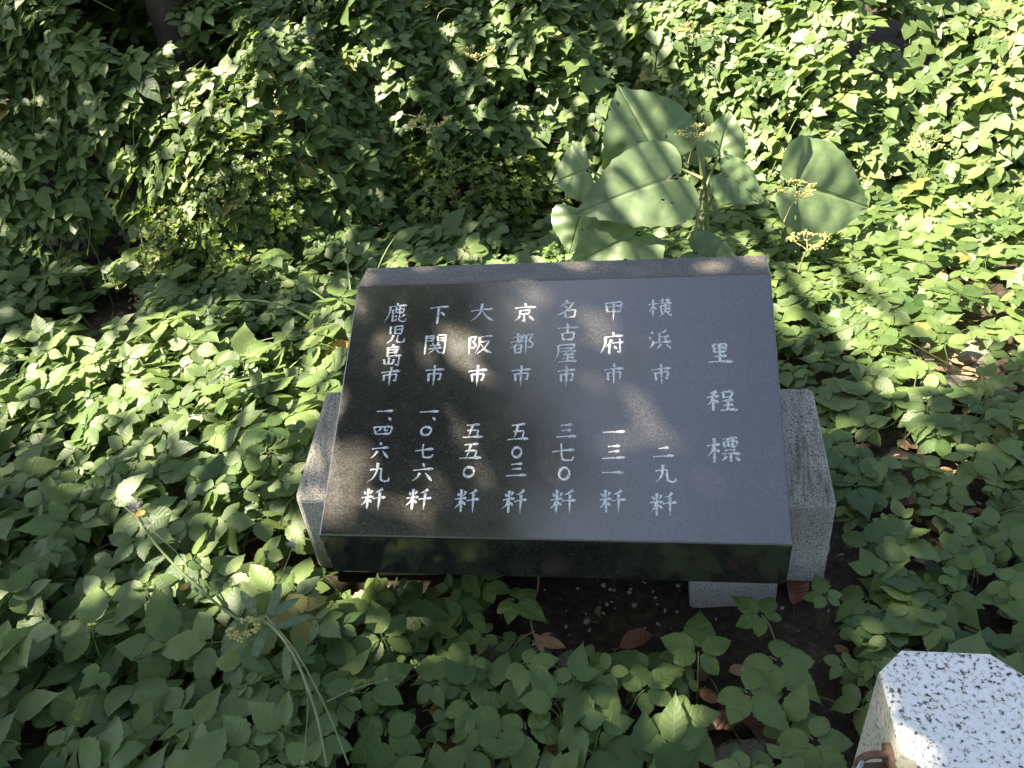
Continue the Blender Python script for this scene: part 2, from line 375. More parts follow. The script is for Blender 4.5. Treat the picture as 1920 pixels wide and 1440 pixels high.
# brush strokes, 100 x 100 box, y down.  h flat, v upright, i needle, p left sweep, n right sweep, d dot, z turn, o ring
GL = {
'里': "v 24,12 28,48|z 24,12 74,8 68,46|h 28,29 69,27|h 29,47 68,45|v 49,10 48,88|h 28,67 72,63|h 6,91 95,88",
'程': "p 38,8 24,16 10,20|h 4,36 44,31|v 25,18 24,95|p 24,36 16,56 2,72|d 28,48 40,60|v 55,12 57,38|z 54,13 86,9 81,34|h 57,38 81,35|h 52,54 86,50|h 56,73 84,69|v 69,52 69,92|h 46,95 98,91",
'標': "h 2,36 40,30|v 22,4 22,96|p 22,36 14,58 1,76|d 26,46 38,58|h 48,8 92,5|v 50,19 53,38|z 50,19 92,15 88,36|v 63,8 64,36|v 77,7 76,36|h 53,38 88,36|h 53,52 86,49|h 44,67 98,62|v 70,64 70,95|p 56,72 52,82 44,90|d 82,74 95,90",
'横': "h 2,34 38,28|v 21,4 21,97|p 21,34 14,58 1,76|d 24,44 36,58|h 48,14 92,11|v 60,2 61,28|v 79,2 78,28|h 42,30 98,26|v 51,41 55,76|z 51,41 91,38 86,74|h 55,57 86,55|h 55,75 86,73|v 70,29 70,74|p 60,80 54,90 42,97|d 80,80 97,97",
'浜': "d 10,8 22,20|d 3,36 16,46|p 24,58 16,80 5,92|p 76,3 62,12 46,17|v 46,17 47,64|h 47,38 90,34|v 72,38 72,64|h 30,67 99,62|p 52,72 46,86 30,97|d 74,72 93,94",
'市': "v 50,2 51,20|h 5,29 96,22|v 22,43 25,76|z 22,44 82,38 77,70 66,66|i 50,24 50,99",
'二': "h 28,20 74,14|h 4,86 97,78",
'九': "p 40,4 38,46 26,76 2,98|z 8,38 60,28 58,60 62,86 80,92 96,88 95,72",
'粁': "d 10,18 18,32|p 42,12 38,22 33,30|h 2,46 48,40|v 26,4 26,98|p 25,46 16,66 2,82|d 28,52 44,68|p 84,4 70,16 54,22|h 48,50 99,43|i 74,22 74,99",
'甲': "v 14,14 22,58|z 14,15 88,8 80,54|h 20,35 82,30|h 22,58 80,54|i 50,12 49,99",
'府': "d 50,1 58,13|h 18,23 93,17|p 22,22 20,58 2,98|p 46,34 38,50 26,66|v 38,52 38,97|h 50,51 99,45|z 80,30 81,92 68,84|d 57,62 67,75",
'一': "h 3,60 97,40",
'三': "h 24,12 76,6|h 28,49 72,43|h 3,94 97,87",
'名': "p 46,2 32,24 8,44|z 40,18 76,13 58,42 30,66 3,82|d 34,32 48,45|v 37,58 41,98|z 37,60 86,54 79,94|h 41,96 80,92",
'古': "h 4,33 96,26|v 48,2 50,58|v 24,58 29,98|z 24,60 80,54 73,96|h 29,97 74,94",
'屋': "z 20,8 86,5 81,26|h 22,28 81,25|p 20,8 18,54 2,98|h 32,44 92,40|p 56,44 48,52 38,60|h 38,62 80,57|d 72,48 84,62|h 36,78 86,73|v 60,60 60,95|h 20,97 99,92",
'七': "h 3,50 97,36|z 40,3 42,50 45,84 60,92 88,90 93,72",
'京': "d 48,1 55,15|h 4,27 97,21|v 27,40 32,60|z 27,41 74,37 69,58|h 32,60 70,58|z 50,60 50,97 38,90|p 30,68 22,82 5,94|d 68,68 93,92",
'都': "h 12,24 50,19|v 32,3 32,42|h 2,45 57,38|p 58,10 38,44 1,72|v 20,60 23,97|z 20,61 49,57 46,94|h 22,78 46,75|h 23,96 46,93|i 66,12 66,99|z 66,14 94,9 78,36 96,54 89,70 74,66",
'大': "h 5,41 95,32|p 48,2 46,38 32,70 3,98|n 50,38 68,72 99,96",
'阪': "i 8,12 10,99|z 8,13 36,9 22,36 36,54 26,70 15,64|h 44,14 96,8|p 48,14 46,56 32,95|z 52,38 88,32 70,68 40,97|n 54,48 72,76 99,95",
'下': "h 3,15 97,8|v 46,14 46,99|d 56,36 82,56",
'関': "v 9,8 8,98|z 9,10 41,7 38,34|h 10,22 39,20|h 10,35 38,33|v 58,8 59,34|z 58,8 94,4 91,96 78,88|h 59,20 91,18|h 59,33 91,31|d 36,42 43,51|p 64,40 60,46 54,51|h 28,57 73,53|h 22,72 79,66|p 50,56 44,76 22,95|d 54,72 77,93",
'、': "d 15,15 85,88",
'六': "d 46,2 55,23|h 2,43 98,34|p 36,56 26,78 3,98|d 62,54 95,96",
'五': "h 18,11 82,5|p 48,10 40,50 30,92|z 24,49 76,42 69,90|h 1,96 99,90",
'四': "v 6,8 14,92|z 6,10 95,4 87,90|p 38,10 36,44 24,60|z 58,8 58,46 66,54 76,46|h 14,94 87,88",
'鹿': "d 48,1 55,11|h 16,18 95,13|p 20,17 18,56 1,98|v 32,34 34,50|z 32,35 86,29 81,48|v 49,20 49,48|v 65,18 65,48|h 33,50 81,47|v 36,57 36,92|p 56,80 46,88 36,93|h 36,70 55,65|z 67,54 67,84 76,93 93,91 96,76|p 90,58 82,66 70,73",
'児': "v 20,8 23,50|v 44,6 46,48|z 44,7 82,4 78,46|h 46,27 79,24|h 46,48 78,46|p 40,54 34,78 6,99|z 62,52 60,84 70,93 93,91 96,70",
'島': "p 54,1 48,8 41,12|v 26,14 29,56|z 26,14 77,10 72,37|h 28,26 73,24|h 28,39 73,36|h 28,56 97,49|z 88,52 84,96 70,88|v 38,62 38,86|v 13,68 16,90|h 16,90 63,86|v 62,66 62,86",
'〇': "o",
}
COLS = [
[('里',.8074,.3976,.0534,.0515),('程',.8048,.2913,.0625,.0489),('標',.8042,.1858,.0649,.0553)],
[('横',.6868,.5078,.0516,.0456),('浜',.6857,.4309,.0496,.0466),('市',.6867,.3506,.0443,.0497),('二',.6882,.1809,.0425,.0257),('九',.6906,.1368,.0441,.0404),('粁',.6865,.0755,.0515,.0476)],
[('甲',.5884,.5038,.0491,.0512),('府',.5857,.424,.0516,.0544),('市',.5896,.3517,.0451,.0514),('一',.5906,.2237,.048,.0092),('三',.5909,.1804,.0475,.0304),('一',.5891,.1381,.0439,.0088),('粁',.5886,.0794,.0525,.0471)],
[('名',.4893,.5091,.0477,.0465),('古',.4909,.454,.0471,.0427),('屋',.4879,.4029,.0511,.0455),('市',.4908,.3492,.0426,.0506),('三',.4946,.2259,.0446,.0314),('七',.4896,.18,.0485,.0409),('〇',.4932,.135,.0245,.0289),('粁',.4929,.0781,.0525,.0486)],
[('京',.3946,.5036,.0485,.0481),('都',.3927,.4276,.0535,.0529),('市',.3945,.3515,.0457,.0498),('五',.3959,.2236,.0432,.0375),('〇',.3951,.1795,.023,.0252),('三',.3972,.142,.0445,.0293),('粁',.3966,.0767,.0502,.0501)],
[('大',.2991,.506,.0542,.0472),('阪',.3003,.4267,.0556,.0481),('市',.3002,.3514,.0442,.0527),('五',.3007,.2259,.044,.0319),('五',.2998,.1814,.0469,.0347),('〇',.2989,.1367,.0254,.0249),('粁',.3005,.0764,.0511,.0495)],
[('下',.2013,.5031,.0453,.0475),('関',.2001,.4285,.0518,.0512),('市',.2051,.3537,.045,.052),('一',.203,.2693,.0429,.0098),('、',.215,.2535,.0092,.0097),('〇',.2005,.2258,.0253,.0227),('七',.2018,.181,.0421,.0339),('六',.2031,.1359,.0439,.04),('粁',.2002,.0783,.0521,.0455)],
[('鹿',.102,.5097,.0512,.0522),('児',.1072,.4555,.0468,.0469),('島',.105,.4027,.0463,.0537),('市',.1063,.3523,.047,.0473),('一',.1057,.2709,.039,.0098),('、',.1184,.2537,.0094,.0098),('四',.1065,.227,.0444,.0193),('六',.1063,.1829,.0394,.0378),('九',.1102,.1339,.0469,.0438),('粁',.105,.0781,.0519,.046)],
]
PROF = {'h': (.65, .45, .50, .75, 1.5, .6), 'v': (1.35, 1.05, .90, .95, 1.15, .75), 'i': (1.3, 1.1, 1.05, .9, .5, .1), 'p': (1.4, 1.1, .8, .5, .1),
        'n': (.35, .6, .95, 1.35, .2), 'd': (.3, .8, 1.2, 1.15, .5), 'z': (.75, .7, .95, .85, .8, .45)}
def stroke(G, P, wid, z):
    """P: slab-face points (u, v); a shallow chisel groove filled with paint: edges proud, middle lower"""
    T = np.gradient(P, axis=0); T /= np.linalg.norm(T, axis=1, keepdims=True) + 1e-9
    Nn = np.stack([-T[:, 1], T[:, 0]], 1); n = len(P); V = []
    for i in range(n):
        for s, dz in ((-1, 0.), (-.85, .00018), (0, .00002), (.85, .00018), (1, 0.)):
            q = P[i] + Nn[i] * s * wid[i] * .5
            V.append((q[0], q[1] * math.cos(TL) - (z + dz) * math.sin(TL), ZF + q[1] * math.sin(TL) + (z + dz) * math.cos(TL)))
    Q = [(i * 5 + k, (i + 1) * 5 + k, (i + 1) * 5 + k + 1, i * 5 + k + 1) for i in range(n - 1) for k in range(4)]
    G.add(V, Q)
for ci, col in enumerate(COLS):
    zc = .0003
    for ch, cu, cv, cw, chh in col:
        G = Geo()
        size = max(cw, chh); bw = (.0047 if ci else .0057)
        if len(GL[ch]) > 330: bw *= .78
        elif len(GL[ch]) > 200: bw *= .88
        if ch == '一': chh *= 1.0
        if ch == '〇':
            a = np.linspace(0, 2 * np.pi, 25)
            P = np.stack([cu + np.cos(a) * (cw / 2 - bw * .45) * (1 + .04 * np.sin(2 * a)), cv + np.sin(a) * (chh / 2 - bw * .45)], 1)
            stroke(G, P, bw * (1.0 + .22 * np.sin(a * 2 + ci)), zc); G.build("carved_character", M['paint'], slab, smooth=False); continue
        for st in GL[ch].split('|'):
            k, pts = st[0], np.array([[float(t) for t in q.split(',')] for q in st[2:].split()])
            pts = pts + rng.normal(0, 1.0, pts.shape)
            n = 7 if k in 'hvid' else 15
            if k == 'z':       # keep the corner crisp
                P = []
                for a_, b_ in zip(pts[:-1], pts[1:]): P.append(a_ + np.linspace(0, 1, 7)[:-1, None] * (b_ - a_))
                P = np.vstack(P + [pts[-1:]]); P[1:-1] = .5 * P[1:-1] + .25 * (P[:-2] + P[2:])
            else: P = crom(pts, n)
            if k == 'h' and ch not in '': P[:, 1] += -2.0 * np.sin(np.linspace(0, np.pi, len(P)))
            UV = np.stack([cu + (P[:, 0] / 100 - .5) * cw, cv - (P[:, 1] / 100 - .5) * chh], 1)
            wd = bw * np.interp(np.linspace(0, 1, len(P)), np.linspace(0, 1, len(PROF[k])), PROF[k])
            if k == 'd': wd = np.minimum(wd, np.linalg.norm(UV[-1] - UV[0]) * .75)
            stroke(G, UV, wd, zc); zc += .00003
        zc = .0003
        G.build("carved_character", M['paint'], slab, smooth=False)

# ------------------------------------------------------------------ granite post with chain
def octo(w, c): h = w / 2; return [(-h + c, h), (h - c, h), (h, h - c), (h, -h + c), (h - c, -h), (-h + c, -h), (-h, -h + c), (-h, h - c)]
PX, PY, PR, PH = .549, .612, R(-11.3), .42
post = empty("granite_post", (PX, PY, 0), PR, "pale speckled octagonal granite post standing low in the front corner", "post")
bm = bmesh.new()
rings = []
for wd, z in ((.206, -.05), (.203, .10), (.196, PH - .012), (.1945, PH - .006), (.190, PH - .002), (.182, PH)):
    rings.append([bm.verts.new((x, y, z)) for x, y in octo(wd, .037 * wd / .19)])
for a, b in zip(rings[:-1], rings[1:]):
    for i in range(8): bm.faces.new((a[i], b[i], b[(i + 1) % 8], a[(i + 1) % 8]))
bm.faces.new(rings[-1][::-1]); bm.faces.new(rings[0])
bmesh.ops.recalc_face_normals(bm, faces=bm.faces)
me = bpy.data.meshes.new("post_shaft"); bm.to_mesh(me); bm.free()
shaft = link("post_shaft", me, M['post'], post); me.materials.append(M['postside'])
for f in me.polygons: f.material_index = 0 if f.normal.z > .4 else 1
# rusty plate and staple on the left face
pl = Geo(); pl.tube([(-.097, -.045, PH - .052), (-.1045, -.045, PH - .052)], .022, 16); pl.build("anchor_plate", M['rust'], post)
stp = Geo(); zc_ = PH - .052
stp.tube(crom([(-.103, -.045, zc_ + .014), (-.128, -.048, zc_ + .014), (-.142, -.052, zc_ + .004), (-.140, -.052, zc_ - .010), (-.128, -.048, zc_ - .014), (-.103, -.045, zc_ - .014)], 22), .0052, 8)
stp.build("staple", M['rust'], post)
ca, sa = math.cos(PR), math.sin(PR)
def pw(x, y, z): return np.array([PX + x * ca - y * sa, PY + x * sa + y * ca, z])
chain = empty("steel_chain", tuple(pw(-.140, -.052, zc_ - .02)), 0, "grey steel chain hanging from the rusty staple on the granite post", "chain")
C0 = pw(-.140, -.052, zc_ - .002)
cdir = np.array([-.55, -.42, -.72]); cdir /= np.linalg.norm(cdir)
for k in range(9):
    if k: cdir = cdir + np.array([-.03, -.02, .10]); cdir /= np.linalg.norm(cdir)
    ref = np.array([.4, -.5, .2]) if k % 2 else np.array([.3, .6, .8])
    sd_ = np.cross(cdir, ref); sd_ /= np.linalg.norm(sd_)
    c = C0 + cdir * .012
    a = np.linspace(0, 2 * np.pi, 25)[:-1]
    L2, W2 = .013, .010
    P = np.array([c + cdir * (np.sign(math.cos(t)) * L2 + math.cos(t) * W2) + sd_ * math.sin(t) * W2 for t in a]); P = np.vstack([P, P[:1]])
    gk = Geo(); gk.tube(P - np.array(chain.location), .0038, 8, cap=False); gk.build("link", M['steel'] if k else M['steel'], chain)
    C0 = c + cdir * .026

# ------------------------------------------------------------------ leaf templates
def leaflet(nu=9, nv=4, wid=.30, tip=.9, pk=.42, teeth=.05, fold=.25, droop=.25, quilt=.012):
    """unit-length leaflet from the origin along +Y; columns across -1..1"""
    u = np.linspace(0, 1, nu); a = pk / (1 - pk) * tip
    prof = np.power(np.clip(u, 1e-4, 1), a) * np.power(np.clip(1 - u, 0, 1), tip); prof = prof / prof.max() * wid
    prof[0] = .012; prof[-1] = .004
    v = np.linspace(-1, 1, nv + 1)
    V = []; A = []
    for i, uu in enumerate(u):
        for vv in v:
            ww = prof[i]
            if abs(vv) > .99 and 0 < i < nu - 1: ww = ww * (1 + teeth * (1 if i % 2 else -1))
            x = vv * ww; y = uu - (.015 if i % 2 and abs(vv) > .99 else 0)
            z = fold * abs(x) - droop * uu * uu * .5 + quilt * math.sin(uu * 26 - abs(vv) * 3) * (abs(vv) > .3)
            z -= .35 * abs(x) ** 2 / max(wid, .01) * fold * 2
            V.append((x, y, z)); A.append((max(uu, .002), vv))
    k = nv + 1
    Q = [(i * k + j, i * k + j + 1, (i + 1) * k + j + 1, (i + 1) * k + j) for i in range(nu - 1) for j in range(nv)]
    return np.array(V), np.array(Q), np.array(A)

def rotz(V, a): c, s = math.cos(a), math.sin(a); return np.stack([V[:, 0] * c - V[:, 1] * s, V[:, 0] * s + V[:, 1] * c, V[:, 2]], 1)
def rotx(V, a): c, s = math.cos(a), math.sin(a); return np.stack([V[:, 0], V[:, 1] * c - V[:, 2] * s, V[:, 1] * s + V[:, 2] * c], 1)
def roty(V, a): c, s = math.cos(a), math.sin(a); return np.stack([V[:, 0] * c + V[:, 2] * s, V[:, 1], -V[:, 0] * s + V[:, 2] * c], 1)

def vine_leaf(rs, nu, nv, pet=True, n5=True):
    """five leaflets like a small hand: one long end leaflet, two side pairs"""
    parts = []
    spec = [(0, 1.12, .29, 1.65, .345, .14), (64, .82, .32, 1.15, .42, .10), (-64, .82, .32, 1.15, .42, .10)]
    if n5: spec += [(122, .60, .36, .85, .47, .08), (-122, .60, .36, .85, .47, .08)]
    for ang, L, wd, tp, pk, off in spec:
        V, Q, A = leaflet(nu, nv, wd * rs.uniform(.9, 1.12), tp * rs.uniform(.85, 1.1), pk, .065, rs.uniform(.1, .45), rs.uniform(.0, .55), .0025)
        V = V * L * rs.uniform(.88, 1.12); V[:, 1] += off
        V = roty(V, rs.normal(0, .15)); V = rotx(V, rs.normal(-.06, .15)); V = rotz(V, R(ang + rs.normal(0, 8)))
        parts.append((V, Q, A))
    if pet:                                                     # stalk under the leaf and the little stalks of the leaflets
        g = Geo()
        g.tube(crom([(0, 0, 0), (0, -.25, -.12), (rs.uniform(-.2, .2), -.55, -.6), (rs.uniform(-.2, .2), -.6, -1.3)], 5), .016, 3, cap=False)
        for ang, L, wd, tp, pk, off in spec:
            a = R(ang); g.tube([(0, 0, 0), (-math.sin(a) * off * 1.1, math.cos(a) * off * 1.1, .0)], .012, 3, cap=False)
        parts.append((np.concatenate(g.V), np.concatenate(g.Q), np.zeros((g.n, 2))))
    n = 0; VV = []; QQ = []; AA = []
    for V, Q, A in parts: VV.append(V); QQ.append(Q + n); AA.append(A); n += len(V)
    return np.concatenate(VV), np.concatenate(QQ), np.concatenate(AA)

def frames(nrm, tip):
    z = nrm / np.linalg.norm(nrm, axis=1, keepdims=True)
    y = tip - (tip * z).sum(1, keepdims=True) * z; y /= np.linalg.norm(y, axis=1, keepdims=True) + 1e-9
    return np.stack([np.cross(y, z), y, z], 2)                  # columns x, y, z

def scatter(G, templates, pos, nrm, tip, size, tint, which=None):
    F = frames(nrm, tip); k = len(templates)
    which = rng.integers(0, k, len(pos)) if which is None else which
    for i, (V, Q, A) in enumerate(templates):
        s = np.where(which == i)[0]
        if not len(s): continue
        W = np.einsum('mij,nj->mni', F[s], V) * size[s, None, None] + pos[s, None, :]
        At = np.concatenate([np.broadcast_to(A[None], (len(s),) + A.shape), np.broadcast_to(tint[s, None, None], (len(s), len(A), 1))], 2)
        QQ = (Q[None] + (np.arange(len(s)) * len(V))[:, None, None]).reshape(-1, Q.shape[1])
        G.add(W.reshape(-1, 3), QQ, At.reshape(-1, 3))

rs = np.random.default_rng(3)
T_NEAR = [vine_leaf(rs, 13, 4, True, i < 8) for i in range(10)]
T_FAR = [vine_leaf(rs, 6, 2, False, i % 3 != 0) for i in range(8)]

def in_view(x, y, z, mx=.30):
    """roughly inside a widened view cone of the place"""
    P = np.stack([x, y, z - CAM_H], -1); d = P @ np.array(fw); d = np.where(d < .05, .05, d)
    a = (P @ np.array(rt)) / d; b = (P @ np.array(up)) / d
    return (np.abs(a) < .618 + mx) & (np.abs(b) < .464 + mx)

# sprigs that stand out one by one near the camera: (x, y, size, heading of the end leaflet in degrees, label)
SPRIGS = [
 (.293, .985, .080, 75, "green five leaflet sprig standing in front of the grey block under the slab"),
 (.357, .887, .078, -60, "sprig with two wide lower leaflets just above the dark brown dead leaf"),
 (.440, .782, .080, -70, "sprig half in sun at the bottom edge beside the granite post"),
 (.219, .846, .078, -62, "sunlit ribbed vine sprig over the orange dead leaves at the bottom centre"),
 (.175, .918, .066, 28, "small bright sprig behind the orange dead leaves, its end leaflet pointing right"),
 (.431, .946, .090, -58, "large sprig with drooping end leaflet left of the granite post top"),
 (.437, 1.051, .062, 120, "dark sprig against the grey stone at the lower right corner of the slab"),
 (-.342, .985, .084, 38, "big dull green sprig below the left front corner of the slab"),
 (-.147, .932, .075, -52, "upright sprig beside the small stones, end leaflet pointing down right"),
 (-.050, 1.166, .062, -40, "small sprig with a serrated end leaflet hanging over bare soil under the slab"),
 (-.120, 1.118, .048, 185, "tiny brownish five part sprig on a trailing stem over the bare soil"),
 (-.051, .868, .080, -85, "sprig at the bottom edge left of the orange dead leaves, long leaflet down"),
 (.080, .850, .070, 60, "plain sprig in shade just left of the sunlit ribbed sprig"),
 (-.306, .880, .082, -95, "broad shaded sprig at the bottom edge right of the wilted weed stems"),
 (-.775, 1.022, .074, -28, "yellow green double sprig in the lower left shade"),
 (-.945, .985, .086, 22, "wide sprig at the lower left with one long leaflet pointing right"),
 (-.582, .935, .084, 200, "round leafleted sprig at the bottom edge left of the weed stems"),
 (-.803, 1.118, .046, 60, "little pale sprig of four small leaves in the lower left shade")]

# ------------------------------------------------------------------ ground cover
def near_cover():
    n = 9700
    x = rng.uniform(-3.2, 3.6, n); y = rng.uniform(.45, 3.1, n)
    lx, ly = to_local(x, y)
    dens = np.full(n, .95)
    right = (lx > .98); dens = np.where(right, .62 + .32 * sn(x, y, 2.6, 4.), dens)
    dens = np.where(right & (y < 1.25), .72, dens)
    front = (ly < .10) & (lx > .33) & (lx < 1.0)
    dens = np.where(front & (ly > -.10), .14, dens)
    dens = np.where(front & (ly <= -.10) & (ly > -.20), .66, dens)
    dens = np.where(front & (ly <= -.20), .95, dens)
    dens = np.where((lx > .75) & (lx < 1.2) & (ly < -.28) & (ly > -.55), .85, dens)
    left = lx < -.1; dens = np.where(left & (ly < .1), 1.0, dens)
    keep = rng.uniform(0, 1, n) < dens
    m = .055
    keep &= ~((lx > -.125 - m) & (lx < 1.04 + m) & (ly > np.where((lx > .68) & (lx < .98), .0, .075)) & (ly < .61 + m))
    keep &= ~(np.hypot(x + 1.5, (y - 2.74) * 1.3) < .23)
    qx, qy = x - PX, y - PY
    keep &= np.hypot(qx, qy) > .19
    for sx, sy, ss, *_ in SPRIGS: keep &= np.hypot(x - sx, y - sy) > ss * .55
    keep &= ~((np.hypot(x - 1.29, y - 1.88) < .24) & (rng.uniform(0, 1, n) < .45))      # bare stones at the right
    keep &= ~(((np.hypot(x - .36, y - .855) < .135) | (np.hypot(x - .225, y - .85) < .10)) & (rng.uniform(0, 1, n) < .95))
    keep &= ~((np.hypot(x - .0, y - 1.08) < .09) & (rng.uniform(0, 1, n) < .6))
    x, y = x[keep], y[keep]; lx, ly = lx[keep], ly[keep]; n = len(x)
    thick = np.where(lx < .1, .16, .085) + .03 * sn(x, y, 2.7, 1.)
    thick = np.where((lx > .98), .07, thick)
    thick = np.where((ly > -.10) & (ly < .2) & (lx > -.05) & (lx < 1.0), .05, thick)
    z = ground_h(x, y) + .03 + thick * rng.uniform(.1, 1, n) ** .8
    k = in_view(x, y, z, .50); x, y, z, lx, ly = x[k], y[k], z[k], lx[k], ly[k]; n = len(x)
    nr = np.stack([rng.normal(-.14, .21, n), rng.normal(-.14, .21, n), np.ones(n)], 1)
    a = rng.uniform(0, 2 * np.pi, n); tp = np.stack([np.cos(a), np.sin(a), np.zeros(n)], 1)
    sz = np.clip(rng.lognormal(np.log(.066), .30, n), .028, .105) * np.where(lx < .1, 1.08, .94)
    tint = np.clip(rng.normal(.40, .27, n), 0, .92); tint = np.where(rng.uniform(0, 1, n) < .006, 1.0, tint)
    G = Geo(); scatter(G, T_NEAR, np.stack([x, y, z], 1), nr, tp, sz, tint)
    for _ in range(120):                                        # creeping runners
        p = np.array([rng.uniform(-1.6, 1.4), rng.uniform(.7, 2.6)]); a = rng.uniform(0, 6.28); pts = []
        for s in range(7):
            pts.append((p[0], p[1], .02 + .09 * rng.uniform())); a += rng.normal(0, .5); p = p + .09 * np.array([math.cos(a), math.sin(a)])
        l_ = to_local(np.array([q[0] for q in pts]), np.array([q[1] for q in pts]))
        if np.any((l_[0] > -.15) & (l_[0] < 1.07) & (l_[1] > -.04) & (l_[1] < .65)): continue
        G.tube(crom(pts, 16), .0017, 4, .97)
    o = G.build("ground_cover", M['vine']); tag(o, kind="stuff"); o["label"] = "low vine leaves carpeting the soil around the monument"
near_cover()

def bank_cover():
    n = 70000
    x = rng.uniform(-4.6, 4.8, n); y = rng.uniform(2.55, 6.2, n) ; 
    y = 2.55 + (y - 2.55) ** 1.35 / (3.65 ** .35)
    h = hedge_h(x, y); e = .02
    gx_ = (hedge_h(x + e, y) - hedge_h(x - e, y)) / (2 * e); gy_ = (hedge_h(x, y + e) - hedge_h(x, y - e)) / (2 * e)
    slope = np.sqrt(1 + gx_ ** 2 + gy_ ** 2)
    keep = rng.uniform(0, 1, n) < slope / 2.2
    d = rng.exponential(.085, n); z = h + .06 - d * .7
    y = y + d * .5 * (gy_ > .4)
    # a few hollows in the bank: round the tree trunk, the dark pocket at the left, under the middle
    for hx, hy, hz, hr in ((-1.30, 3.62, 1.02, .24), (-1.32, 3.74, 1.25, .27), (-1.52, 2.88, .12, .32), (-1.05, 3.55, .85, .16), (-.05, 3.05, .15, .34), (1.6, 3.35, .55, .14)):
        keep &= (x - hx) ** 2 + (y - hy) ** 2 + (z - hz) ** 2 > hr ** 2
    keep &= z > .02
    keep &= in_view(x, y, z, .36)
    x, y, z, gx_, gy_ = x[keep], y[keep], z[keep], gx_[keep], gy_[keep]; n = len(x)
    nr = np.stack([-gx_ * .42 + rng.normal(-.34, .30, n), -gy_ * .30 + rng.normal(-.12, .30, n), np.ones(n)], 1)
    a = rng.normal(-np.pi / 2, 1.5, n); tp = np.stack([np.cos(a) - gx_ * .3, np.sin(a) - gy_ * .3, np.full(n, -.22)], 1)
    sz = np.clip(rng.lognormal(np.log(.060), .28, n), .03, .11)
    tint = np.clip(rng.normal(.42 + .12 * sn(x, y, .8), .27, n), 0, .92); tint = np.where(rng.uniform(0, 1, n) < .012, 1.0, tint)
    G = Geo(); scatter(G, T_FAR, np.stack([x, y, z], 1), nr, tp, sz, tint)
    m = 5400; bx = rng.uniform(-4.2, 1.8, m); by = rng.uniform(4.8, 5.9, m); bz = rng.uniform(.05, 1.25, m) - np.clip(bx + .8, 0, 1) * .25     # vines behind the crest
    a = rng.uniform(0, 6.28, m)
    scatter(G, T_FAR, np.stack([bx, by, bz], 1), np.stack([rng.normal(-.3, .35, m), rng.normal(-.45, .35, m), np.ones(m)], 1), np.stack([np.cos(a), np.sin(a), np.full(m, -.3)], 1), rng.uniform(.07, .13, m), np.clip(rng.normal(.3, .25, m), 0, .92))
    m = 3600; bx = rng.uniform(-4.2, -1.0, m); by = rng.uniform(4.15, 5.0, m); bz = rng.uniform(.5, 1.42, m)     # vines climbing behind the trunk
    a = rng.uniform(0, 6.28, m)
    scatter(G, T_FAR, np.stack([bx, by, bz], 1), np.stack([rng.normal(-.3, .35, m), rng.normal(-.45, .35, m), np.ones(m)], 1), np.stack([np.cos(a), np.sin(a), np.full(m, -.3)], 1), rng.uniform(.055, .105, m), np.clip(rng.normal(.4, .25, m), 0, .92))
    for _ in range(90):
        px, py = rng.uniform(-2.6, 2.6), rng.uniform(2.9, 4.2); a = rng.uniform(0, 6.28); pts = []
        for s in range(6):
            pts.append((px, py, float(hedge_h(px, py)) + rng.uniform(-.03, .06))); a += rng.normal(0, .5); px += .09 * math.cos(a); py += .09 * math.sin(a)
        G.tube(crom(pts, 14), .0022, 4, .95)
    o = G.build("vine_bank", M['vine']); tag(o, kind="stuff"); o["label"] = "dense bank of climbing vine leaves behind the monument"
bank_cover()

def build_sprigs():
    r_ = np.random.default_rng(21)
    for k, (x, y, size, head, label) in enumerate(SPRIGS):
        z = .115 if x < -.2 else .10
        if size < .05: z = .15 if x < -.5 else .06
        root = empty("vine_sprig", (x, y, 0), 0, label, "plant", "vine sprigs near the camera")
        tint = float(np.clip(r_.normal(.5, .15), .2, .85)) if 'yellow' not in label and 'pale' not in label and 'bright' not in label else .9
        F = frames(np.array([[r_.normal(-.03, .09), r_.normal(-.10, .09), 1.]]), np.array([[math.cos(R(head)), math.sin(R(head)), 0.]]))[0]
        for ang, L, wd, tp, pk, off in [(0, 1.18, .30, 1.6, .35, .14), (63, .88, .33, 1.1, .42, .10), (-63, .86, .33, 1.1, .42, .10), (122, .66, .37, .8, .48, .08), (-120, .64, .37, .8, .48, .08)]:
            V, Q, A = leaflet(19, 6, wd, tp, pk, .06, r_.uniform(.12, .35), r_.uniform(.1, .5), .010)
            V = V * L * r_.uniform(.9, 1.08); V[:, 1] += off
            V = rotz(rotx(roty(V, r_.normal(0, .10)), r_.normal(-.06, .10)), R(ang + r_.normal(0, 6)))
            W = (V * size) @ F.T + np.array([0, 0, z])
            g = Geo(); g.add(W, Q, np.concatenate([A, np.full((len(A), 1), tint)], 1)); g.build("leaflet", M['sprig'], root)
        g = Geo(); a = R(head + 180)
        g.tube(crom([(0, 0, z), (math.cos(a) * .02, math.sin(a) * .02, z - .01), (math.cos(a) * .045, math.sin(a) * .045, z * .4), (math.cos(a) * .05, math.sin(a) * .05, -.01)], 9), [.0013, .0019], 6)
        g.build("leaf_stalk", M['stem'], root)
build_sprigs()

